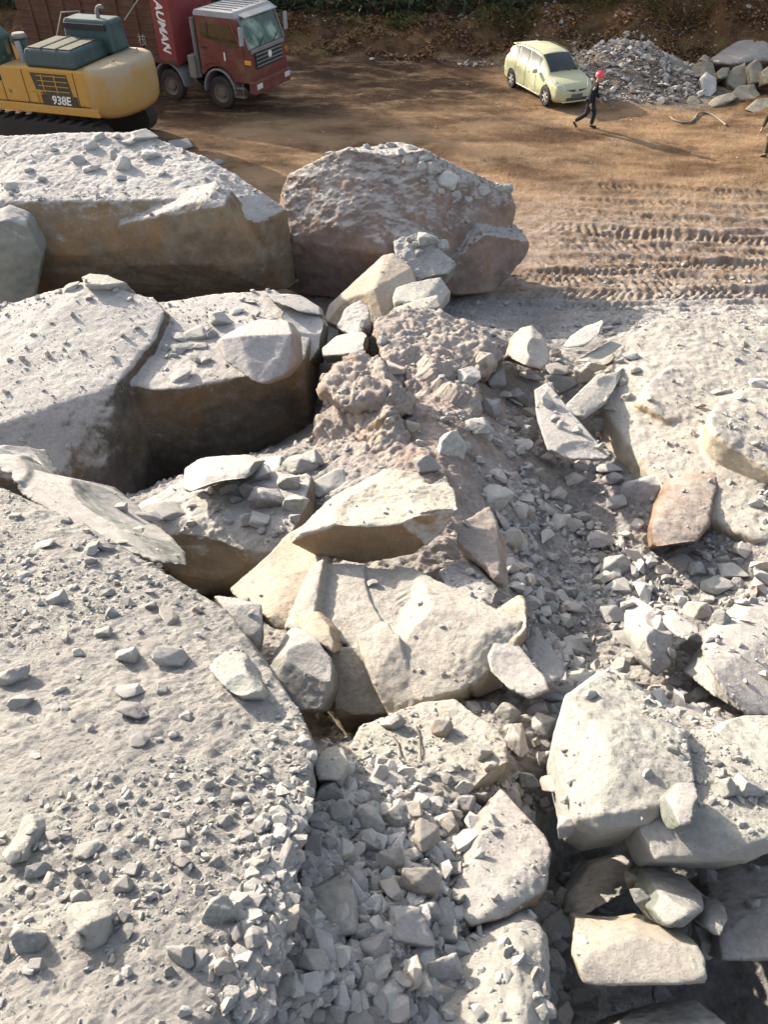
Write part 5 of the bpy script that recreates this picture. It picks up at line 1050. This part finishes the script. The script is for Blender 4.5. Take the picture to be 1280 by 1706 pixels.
# ------------------------------------------------------------------ pale yellow-green hatchback
def hatchback():
    root = empty('parked_car', (0, 0, 0))
    # stations: x, bottom z, belt z, top z, half width at belt, half width at top
    S = [(-2.10, .42, .72, .86, .60, .50), (-2.06, .30, .86, 1.02, .74, .60), (-1.98, .24, .98, 1.20, .80, .60), (-1.80, .22, 1.02, 1.36, .83, .58), (-1.45, .20, 1.02, 1.465, .845, .60), (-1.0, .19, 1.00, 1.545, .85, .61),
         (-.5, .18, .985, 1.545, .85, .61), (0, .18, .97, 1.525, .85, .61), (.32, .18, .96, 1.475, .85, .60), (.62, .18, .95, 1.33, .848, .585), (.92, .19, .945, 1.14, .842, .60), (1.14, .19, .93, .99, .838, .66),
         (1.30, .20, .90, .935, .83, .67), (1.60, .21, .85, .89, .815, .64), (1.86, .23, .76, .82, .77, .57), (2.02, .26, .66, .72, .68, .48), (2.12, .32, .54, .58, .52, .38)]
    def sec(s):
        x, zb, ze, zt, we, wt = s; h = zt-ze
        pts = [(0, zb), (we*.85, zb), (we*.97, zb+.10), (we*1.0, zb+(ze-zb)*.45), (we*.995, zb+(ze-zb)*.8), (we*.97, ze), (we*.945, ze+h*.08), (wt+(we*.93-wt)*.45, ze+h*.50), (wt+.03*h*2, ze+h*.90), (wt*.86, zt-.012*(h > .2)), (wt*.5, zt+.02*(h > .2)+.008), (0, zt+.03*(h > .2)+.012)]
        return [(x, a, b_) for a, b_ in pts]+[(x, -a, b_) for a, b_ in pts[-2:0:-1]]
    def lerp(xv):
        for a_, b_ in zip(S, S[1:]):
            if a_[0] <= xv <= b_[0]:
                k = (xv-a_[0])/(b_[0]-a_[0]); return tuple(p+(q-p)*k for p, q in zip(a_, b_))
        return S[-1]
    xs = sorted(set([s[0] for s in S]+list(np.round(np.arange(-2.0, 2.05, .12), 3))))
    bm = bmesh.new(); rings = [[bm.verts.new(p) for p in sec(lerp(x))] for x in xs]
    n = len(rings[0])
    for a_, b_ in zip(rings, rings[1:]):
        for i in range(n): j = (i+1) % n; bm.faces.new((a_[i], a_[j], b_[j], b_[i]))
    bm.faces.new(rings[0][::-1]); bm.faces.new(rings[-1]); bmesh.ops.recalc_face_normals(bm, faces=bm.faces)
    me = bpy.data.meshes.new('b'); bm.to_mesh(me); bm.free(); o = bpy.data.objects.new('b', me); C.objects.link(o); cuts = []
    for xc in (-1.3, 1.3):
        for s in (-1, 1):
            b2 = bmesh.new(); bmesh.ops.create_cone(b2, cap_ends=True, segments=36, radius1=.37, radius2=.37, depth=.5)
            bmesh.ops.rotate(b2, verts=b2.verts, matrix=Matrix.Rotation(math.pi/2, 3, 'X')); bmesh.ops.translate(b2, verts=b2.verts, vec=(xc, s*.84, .325))
            m2 = bpy.data.meshes.new('c'); b2.to_mesh(m2); b2.free(); c = bpy.data.objects.new('c', m2); C.objects.link(c); cuts.append(c)
            md = o.modifiers.new('k', 'BOOLEAN'); md.operation = 'DIFFERENCE'; md.object = c; md.solver = 'EXACT'
    dg = bpy.context.evaluated_depsgraph_get(); m3 = bpy.data.meshes.new_from_object(o.evaluated_get(dg))
    for c in cuts+[o]: bpy.data.objects.remove(c)
    m3.materials.clear(); m3.materials.append(K['carbody'])
    for f in m3.polygons: f.use_smooth = len(f.vertices) == 4 and not (f.normal.y**2 > .98 and f.area > .03)
    body = link('body', m3, root)
    def surf(x, i): return V3(sec(lerp(x))[i])
    def panel(name, xs_, ia, ib, mat, side=1, off=.016, inset=.0):
        """strip of the shell between section points ia..ib, lifted clear of it"""
        b_ = bmesh.new(); rows = []; xs_ = sorted([xs_[0], xs_[-1]]+[x for x in xs if xs_[0]+.005 < x < xs_[-1]-.005])
        for x in xs_:
            s = sec(lerp(x)); rows.append([V3(s[i]) for i in range(ia, ib+1)])
        vs = []
        for r, row in enumerate(rows):
            vs.append([])
            for c_, p in enumerate(row):
                d = (rows[min(r+1, len(rows)-1)][c_]-rows[max(r-1, 0)][c_]).cross(row[min(c_+1, len(row)-1)]-row[max(c_-1, 0)]).normalized()
                if d.y < 0 and abs(d.y) > abs(d.z) or (abs(d.y) <= abs(d.z) and d.z < 0): d = -d
                q = p+d*off; vs[-1].append(b_.verts.new((q.x, q.y*side, q.z)))
        for a_, c_ in zip(vs, vs[1:]):
            for i in range(len(a_)-1): b_.faces.new((a_[i], a_[i+1], c_[i+1], c_[i]))
        return bm_obj(name, b_, mat, root, True)
    for s in (-1, 1):
        panel('rear_door_window', np.linspace(-1.02, -.32, 5), 6, 8, K['sideglass'], s)
        panel('front_door_window', np.linspace(-.24, .46, 5), 6, 8, K['sideglass'], s)
        panel('quarter_window', np.linspace(-1.52, -1.10, 4), 6, 8, K['sideglass'], s)
        b_ = bmesh.new(); t = [surf(.52, 6), surf(.80, 6), surf(.54, 7)+V3((0, 0, 0))]; vs = [b_.verts.new((p.x, p.y*s*1.012, p.z)) for p in t]; b_.faces.new(vs); bm_obj('corner_window', b_, K['glass'], root)
        for x_ in (-1.06, -.28, .50): tube('door_seam', [tuple(V3((p.x, p.y*s*1.004, p.z))) for p in (surf(x_, 2), surf(x_, 3), surf(x_, 4), surf(x_, 5))], .006, K['ink'], root)
        tube('side_sill', [tuple(V3((x_, (surf(x_, 2).y+.004)*s, .27))) for x_ in (-.88, -.4, .2, .88)], .022, K['alloy'], root)
        for x_ in (-.88, -.08): box('door_handle', (x_, s*.853, .86), (.17, .025, .035), K['carbody'], root, .008)
        box('mirror', (.62, s*.98, 1.02), (.11, .20, .14), K['carbody'], root, .035)
        tube('mirror_stalk', [(.64, s*.83, .98), (.62, s*.92, 1.0)], .02, K['dark'], root)
        # swept-back headlight
        b_ = bmesh.new(); hp = [(1.50, .760, .83), (1.62, .66, .885), (1.93, .50, .785), (2.06, .46, .66), (1.98, .64, .62), (1.78, .76, .70)]
        lo = [b_.verts.new((p[0], p[1]*s, p[2])) for p in hp]; top = [b_.verts.new((p[0]+.02, (p[1]+.012)*s, p[2]+.02)) for p in hp]; b_.faces.new(top)
        for i in range(6): j = (i+1) % 6; b_.faces.new((lo[i], lo[j], top[j], top[i]))
        bm_obj('headlight', b_, K['lens'], root)
        cyl('fog_lamp', (2.06, s*.56, .40), .05, .03, K['lens'], root, 'x')
        b_ = bmesh.new(); tl = [(-2.03, .60, .92), (-1.92, .80, .92), (-1.86, .76, 1.2), (-1.96, .58, 1.22)]; vs = [b_.verts.new((p[0]-.02, p[1]*s*1.02, p[2])) for p in tl]; b_.faces.new(vs); bm_obj('tail_light', b_, K['helmet'], root)
        for xc in (-1.3, 1.3): wheel(root, (xc, s*.755, .33), .33, .20, s, K['alloy'], 6)
    b_ = bmesh.new(); rows = []
    for x in (.37, .62, .86, 1.08):
        q = lerp(x); zt = q[3]; wt = q[5]; rows.append([b_.verts.new((x+.01, y_*wt*.93, zt+.012+.035*(1-y_*y_))) for y_ in (-1, -.5, 0, .5, 1)])
    for a_, c_ in zip(rows, rows[1:]):
        for i in range(4): b_.faces.new((a_[i], a_[i+1], c_[i+1], c_[i]))
    bm_obj('windshield', b_, K['glass'], root, True)
    for y_ in (-.35, .18): tube('wiper', [(1.10, y_, 1.055), (1.02, y_+.42, 1.125)], .012, K['ink'], root)
    b_ = bmesh.new(); vs = [b_.verts.new(p) for p in ((-2.01, -.5, 1.1), (-2.01, .5, 1.1), (-1.86, .48, 1.30), (-1.86, -.48, 1.30))]; b_.faces.new(vs); bmesh.ops.translate(b_, verts=b_.verts, vec=(-.03, 0, .01)); bm_obj('rear_window', b_, K['glass'], root)
    box('spoiler', (-1.80, 0, 1.40), (.24, 1.05, .035), K['carbody'], root, .012)
    for s in (-1, 1): box('upper_grille', (2.06, s*.24, .63), (.07, .32, .075), K['ink'], root, .01, rot=(0, R(-18), s*R(8)))
    box('badge', (2.10, 0, .64), (.04, .11, .09), K['alloy'], root, .01)
    box('grille_surround', (2.085, 0, .675), (.03, .9, .015), K['alloy'], root, .004, rot=(0, R(-18), 0))
    box('lower_grille', (2.125, 0, .37), (.05, .86, .10), K['ink'], root, .015)
    box('bumper_lip', (2.11, 0, .29), (.09, 1.15, .05), K['carbody'], root, .02)
    pt = box('number_plate', (2.155, 0, .47), (.02, .44, .13), K['plate'], root, .003)
    tube('roof_gutter', [(-1.6, .56, 1.46), (-.8, .585, 1.56), (0, .585, 1.54), (.35, .57, 1.48)], .008, K['ink'], root)
    tube('roof_gutter', [(-1.6, -.56, 1.46), (-.8, -.585, 1.56), (0, -.585, 1.54), (.35, -.57, 1.48)], .008, K['ink'], root)
    return root
car = hatchback(); car.location = (6.28, 32.0, 0.0); car.rotation_euler = (0, 0, R(-68.5))
tag(car, 'pale yellow-green hatchback parked beside the gravel heap', 'car')

# ------------------------------------------------------------------ people
def skin_mesh(chains, mat, name, parent, lv=2):
    """chains of (point, radius); every chain starts at an index of an earlier vertex or at None"""
    me = bpy.data.meshes.new(name); vs, es, rad = [], [], []
    for start, pts in chains:
        prev = start
        for p, r in pts:
            vs.append(p); rad.append(r); i = len(vs)-1
            if prev is not None: es.append((prev, i))
            prev = i
    me.from_pydata(vs, es, []); o = bpy.data.objects.new(name, me); C.objects.link(o)
    md = o.modifiers.new('s', 'SKIN'); md.use_smooth_shade = True
    for i, r in enumerate(rad):
        me.skin_vertices[0].data[i].radius = (r, r) if not isinstance(r, tuple) else r
    me.skin_vertices[0].data[0].use_root = True
    sb = o.modifiers.new('b', 'SUBSURF'); sb.levels = lv
    dg = bpy.context.evaluated_depsgraph_get(); m2 = bpy.data.meshes.new_from_object(o.evaluated_get(dg)); bpy.data.objects.remove(o)
    m2.materials.clear(); m2.materials.append(mat)
    for f in m2.polygons: f.use_smooth = True
    return link(name, m2, parent)
def person(loc, rz, label, J, jacket, trouser, hat=None):
    """J: joints in metres, x ahead, y left"""
    root = empty('person', loc, rz); tag(root, label, 'person')
    pel, chest, neck, head = V3(J['pelvis']), V3(J['chest']), V3(J['neck']), V3(J['head'])
    ch = [(None, [(pel, (.13, .10)), (pel.lerp(chest, .5), (.11, .085)), (chest, (.12, .085)), (neck, .055), (neck.lerp(head, .45), .055), (head, (.078, .09)), (head+V3((0.005, 0, .09)), (.07, .08))])]
    n0 = 7; idx = {}
    for s, sd in (('l', 1), ('r', -1)):
        sh, el, wr = V3(J[s+'shoulder']), V3(J[s+'elbow']), V3(J[s+'wrist']); hd = (wr-el).normalized()
        ch.append((2, [(sh, .045), (sh.lerp(el, .5), .045), (el, .042), (el.lerp(wr, .5), .036), (wr, .026), (wr+hd*.06, (.034, .02)), (wr+hd*.10, (.032, .016))])); hi = n0+6; n0 += 7
        sidev = hd.cross(V3((0, 1, 0))).normalized()
        for k, (o_, l_) in enumerate(((-.026, .065), (-.009, .078), (.009, .073), (.026, .058))):
            b0 = wr+hd*.10+sidev*o_; ch.append((hi, [(b0+hd*.02, .009), (b0+hd*(.02+l_*.5)+V3((.008, 0, 0)), .008), (b0+hd*(.02+l_*.85)+V3((.022, 0, 0)), .007)])); n0 += 3
        b0 = wr+hd*.035-sidev*.03; ch.append((hi-1, [(b0+(hd*.5-sidev)*.025, .010), (b0+(hd-sidev*.8)*.05, .008)])); n0 += 2
    for s in ('l', 'r'):
        hp, kn, an, toe = V3(J[s+'hip']), V3(J[s+'knee']), V3(J[s+'ankle']), V3(J[s+'toe'])
        ch.append((0, [(hp, .09), (hp.lerp(kn, .5), .078), (kn, .056), (kn.lerp(an, .4), .052), (an, .036), (an.lerp(toe, .5)-V3((0, 0, .02)), (.04, .03)), (toe, (.036, .024))]))
    skin_mesh(ch, K['skin'], 'body', root)
    hx = head+V3((.085, 0, 0))
    cyl('nose', head+V3((.092, 0, .01)), .016, .035, K['skin'], root, 'x', 8, r2=.008)
    for s in (-1, 1):
        cyl('eye', head+V3((.082, s*.032, .035)), .010, .012, K['hair'], root, 'x', 10)
        cyl('ear', head+V3((0.0, s*.085, .01)), .024, .018, K['skin'], root, 'y', 12)
    box('mouth', head+V3((.082, 0, -.035)), (.01, .04, .008), K['helmet'], root, .002)
    # clothes, grown a little wider than the body
    jc = [(None, [(pel+V3((0, 0, -.06)), (.20, .16)), (pel.lerp(chest, .5), (.195, .16)), (chest, (.22, .17)), (neck-V3((0, 0, .02)), (.075, .075))])]
    for s in ('l', 'r'):
        sh, el, wr = V3(J[s+'shoulder']), V3(J[s+'elbow']), V3(J[s+'wrist'])
        jc.append((2, [(sh, .10), (sh.lerp(el, .5), .082), (el, .074), (el.lerp(wr, .5), .064), (wr, .048)]))
    skin_mesh(jc, jacket, 'jacket', root)
    tc = [(None, [(pel+V3((0, 0, .02)), (.155, .125))])]
    for s in ('l', 'r'):
        hp, kn, an = V3(J[s+'hip']), V3(J[s+'knee']), V3(J[s+'ankle'])
        tc.append((0, [(hp, .12), (hp.lerp(kn, .5), .108), (kn, .088), (kn.lerp(an, .5), .08), (an+V3((0, 0, .01)), .068)]))
    skin_mesh(tc, trouser, 'trousers', root)
    for s in ('l', 'r'):
        an, toe = V3(J[s+'ankle']), V3(J[s+'toe']); back = (an-toe); back.z = 0; back.normalize()
        skin_mesh([(None, [(an, .050), (an+back*.03-V3((0, 0, .035)), .044), (an.lerp(toe, .5)-V3((0, 0, .02)), (.05, .042)), (toe, (.046, .034))])], K['shoe'], 'shoe', root)
    bm = bmesh.new(); bmesh.ops.create_uvsphere(bm, u_segments=24, v_segments=14, radius=1)
    bmesh.ops.delete(bm, geom=[v for v in bm.verts if v.co.z < -.12], context='VERTS')
    if hat:
        for v in bm.verts: v.co = V3((v.co.x*.15, v.co.y*.125, v.co.z*.135))+head+V3((0, 0, .07))
        h_ = bm_obj('helmet', bm, hat, root, True)
        bm = bmesh.new(); bmesh.ops.create_cone(bm, cap_ends=True, segments=28, radius1=1, radius2=.9, depth=.014)
        for v in bm.verts: v.co = V3((v.co.x*(.19 if v.co.x > 0 else .158), v.co.y*.138, v.co.z))+head+V3((0, 0, .06))
        bm_obj('helmet_brim', bm, hat, h_, False)
        box('helmet_ridge', head+V3((0, 0, .205)), (.2, .03, .02), hat, h_, .008)
    else:
        for v in bm.verts: v.co = V3((v.co.x*.10-.012, v.co.y*.092, v.co.z*.11))+head+V3((0, 0, .055))
        bm_obj('hair', bm, K['hair'], root, True)
    return root
W = dict(pelvis=(0, 0, .93), chest=(.07, 0, 1.26), neck=(.11, 0, 1.46), head=(.16, 0, 1.58), lshoulder=(.09, .20, 1.38), lelbow=(.12, .25, 1.12), lwrist=(.28, .22, .92), rshoulder=(.09, -.20, 1.38), relbow=(-.02, -.25, 1.12), rwrist=(.02, -.24, .86),
         lhip=(0, .10, .88), lknee=(.20, .11, .50), lankle=(.16, .11, .10), ltoe=(.36, .12, .045), rhip=(0, -.10, .88), rknee=(-.06, -.11, .50), rankle=(-.42, -.11, .24), rtoe=(-.32, -.12, .05))
person((7.05, 27.85, 0.0), R(-12), 'person in a red helmet and black clothes walking across the dirt', W, K['jacket'], K['trouser'], K['helmet'])
W2 = dict(W); W2.update(pelvis=(0, 0, .90), chest=(.16, 0, 1.20), neck=(.24, 0, 1.38), head=(.32, 0, 1.49), lshoulder=(.18, .20, 1.30), lelbow=(.30, .25, 1.05), lwrist=(.34, .22, .80), rshoulder=(.18, -.20, 1.30), relbow=(.2, -.25, 1.02), rwrist=(.28, -.22, .80),
               rknee=(-.02, -.12, .48), rankle=(-.18, -.12, .10), rtoe=(.02, -.13, .045), lknee=(.16, .12, .48), lankle=(.12, .12, .10), ltoe=(.32, .13, .045))
p2 = person((12.33, 25.15, 0.0), R(196), 'person in camouflage clothes leaning forward, cut by the right edge', W2, K['camo'], K['camo'])

# ------------------------------------------------------------------ hose, blasting wires
gz = lambda x, y: float(ground_z(np.array([x, ]*2, float), np.array([y, ]*2, float))[0])
def on_ground(pix_pts, lift=.02):
    out = []
    for a_, b_ in pix_pts:
        h, n = cast(a_, b_); out.append(tuple(h+V3((0, 0, lift))))
    return out
ho = tube('hose', on_ground([(1117, 196), (1122, 201), (1135, 206), (1150, 206), (1158, 200), (1162, 192), (1172, 189), (1185, 192), (1198, 200), (1210, 210)], .04), .035, K['hose'], None)
tag(ho, 'loop of dusty hose lying at the foot of the far rock heap', 'hose')
for pts, lb in (([(655, 1228), (664, 1240), (668, 1258), (673, 1280)], 'thin dark blasting wire in the crack of the split outcrop, left one'), ([(694, 1212), (700, 1228), (701, 1250), (702, 1272)], 'thin dark blasting wire on the split outcrop, right one')):
    o = tube('wire', on_ground(pts, .012), .0045, K['ink'], None); tag(o, lb, 'wire')

# ------------------------------------------------------------------ bamboo grove, undergrowth, dry brush
def leaf_mat(name, a, b_):
    m, nt, bs = new_mat(name, .6, .25); geo = nn(nt, 'ShaderNodeNewGeometry')
    nt.links.new(mixc(nt, geo.outputs['Random Per Island'], a, b_), bs.inputs['Base Color']); bs.inputs['Subsurface Weight'].default_value = 0
    return m
L1 = leaf_mat('bamboo_leaves', (0.020, 0.042, 0.014), (0.065, 0.105, 0.035)); L2 = leaf_mat('undergrowth_leaves', (0.014, 0.030, 0.012), (0.05, 0.075, 0.03)); L3 = leaf_mat('dry_leaves', (0.08, 0.035, 0.018), (0.24, 0.13, 0.055))
L4 = leaf_mat('olive_grass', (0.07, 0.07, 0.02), (0.17, 0.15, 0.05))
K['culm'] = paint('bamboo_culm', (0.15, 0.17, 0.075), .5, .3, .5, (0.20, 0.19, 0.14)); 
def leaves(centres, ln, wd, mat, name, rs, droop=.5):
    n = len(centres); c = np.array(centres); a = rs.rand(n)*6.283; e = rs.uniform(-droop-.4, .5, n); L = ln*rs.uniform(.6, 1.3, n)[:, None]; Wd = wd*rs.uniform(.7, 1.2, n)[:, None]
    d = np.stack([np.cos(a)*np.cos(e), np.sin(a)*np.cos(e), np.sin(e)], 1); s = np.stack([-np.sin(a), np.cos(a), rs.uniform(-.4, .4, n)], 1)
    V = np.stack([c, c+d*L*.5+s*Wd, c+d*L, c+d*L*.5-s*Wd], 1).reshape(-1, 3); Fc = np.arange(n*4).reshape(n, 4)
    return np_mesh(name, V, Fc, mat, False)
def bamboo(seed, h):
    rs = np.random.RandomState(seed); root = empty('bamboo', (0, 0, 0))
    lean = rs.uniform(-.10, .10, 2); pts = []
    for k in range(14): t = k/13; pts.append((lean[0]*h*t*t+.02*rs.randn()*t, lean[1]*h*t*t, h*t))
    bm = bmesh.new(); rg = []
    for k, p in enumerate(pts):
        r = .055*(1-k/13*.85)
        for dz, rr in ((0, r), (.03, r*1.12), (.06, r)): rg.append([bm.verts.new((p[0]+rr*math.cos(t), p[1]+rr*math.sin(t), p[2]+dz)) for t in np.linspace(0, 6.283, 7)[:-1]])
    for a_, b_ in zip(rg, rg[1:]):
        for i in range(6): bm.faces.new((a_[i], a_[(i+1) % 6], b_[(i+1) % 6], b_[i]))
    bm_obj('trunk', bm, K['culm'], root, True)
    cs = []
    for _ in range(150):
        k = rs.randint(2, 14); p = np.array(pts[k]); a = rs.rand()*6.283; L = rs.uniform(.3, 1.3)*(1-.5*abs(k/13-.6))
        for j in range(9): cs.append(p+np.array([math.cos(a)*L, math.sin(a)*L, rs.uniform(-.2, .35)])*rs.uniform(.3, 1)+rs.randn(3)*.14)
    link('crown', leaves(cs, .26, .022, L1, 'crown', rs), root); return root
protos = [bamboo(s, h) for s, h in ((1, 6.5), (2, 7.5), (3, 6.0), (4, 7.0))]
rs = np.random.RandomState(21); first = [True]*4
spots = [(-30+i*.56+rs.uniform(-.3, .3), None) for i in range(104)]
for i, (x, _) in enumerate(spots):
    y = foot(x)+4.6+rs.rand()*5.0; k = rs.randint(0, 4)
    z = gz(x, y)-.05
    if first[k]: o = protos[k]; first[k] = False
    else:
        o = protos[k].copy(); C.objects.link(o)
        for ch in protos[k].children: c = ch.copy(); C.objects.link(c); c.parent = o
    s = rs.uniform(.8, 1.1)*(1.0 if x > -13 else 1.25 if x > -17 else 1.75)  # leftmost stems made taller so their shade reaches the truck and excavator
    o.location = (x, y, z); o.rotation_euler = (0, 0, rs.rand()*6.28); o.scale = (s, s, s)
    tag(o, 'green bamboo stem in the dark grove beyond the bank', 'bamboo', 'bamboo grove beyond the bank')

cs = []
for _ in range(34000):
    x = rs.uniform(-26, 26); y = foot(x)+rs.uniform(3.5, 9); v = perlin(np.array([[x*.7, y*.7, 0.]]))[0]
    hz = max(.3, 2.0+3*v)*rs.rand()
    cs.append((x, y, hz))
cs = np.array(cs); cs[:, 2] += ground_z(cs[:, 0], cs[:, 1], False)
tag(link('undergrowth', leaves(cs, .34, .07, L2, 'undergrowth', rs)), 'dark undergrowth at the foot of the bamboo', 'undergrowth', None, 'stuff')
cs = []
while len(cs) < 9000:
    x = rs.uniform(-14, 20); y = foot(x)+rs.uniform(.3, 3.6)
    if perlin(np.array([[x*.6, y*.9, 7.]]))[0] > -.02: cs.append((x, y, rs.rand()*.16))
cs = np.array(cs); cs[:, 2] += ground_z(cs[:, 0], cs[:, 1], False)
tag(link('dry_brush', leaves(cs, .20, .05, L3, 'dry_brush', rs)), 'dry reddish leaves and brush caught on the bank', 'brush', None, 'stuff')
cs = []
while len(cs) < 5000:
    x = rs.uniform(-14, 20); y = foot(x)+rs.uniform(2.4, 4.0)
    if perlin(np.array([[x*.5, y*.5, 17.]]))[0] > .05: cs.append((x, y, rs.rand()*.25))
cs = np.array(cs); cs[:, 2] += ground_z(cs[:, 0], cs[:, 1], False)
tag(link('grass', leaves(cs, .30, .02, L4, 'grass', rs, -.6)), 'olive grass along the top of the bank', 'grass', None, 'stuff')
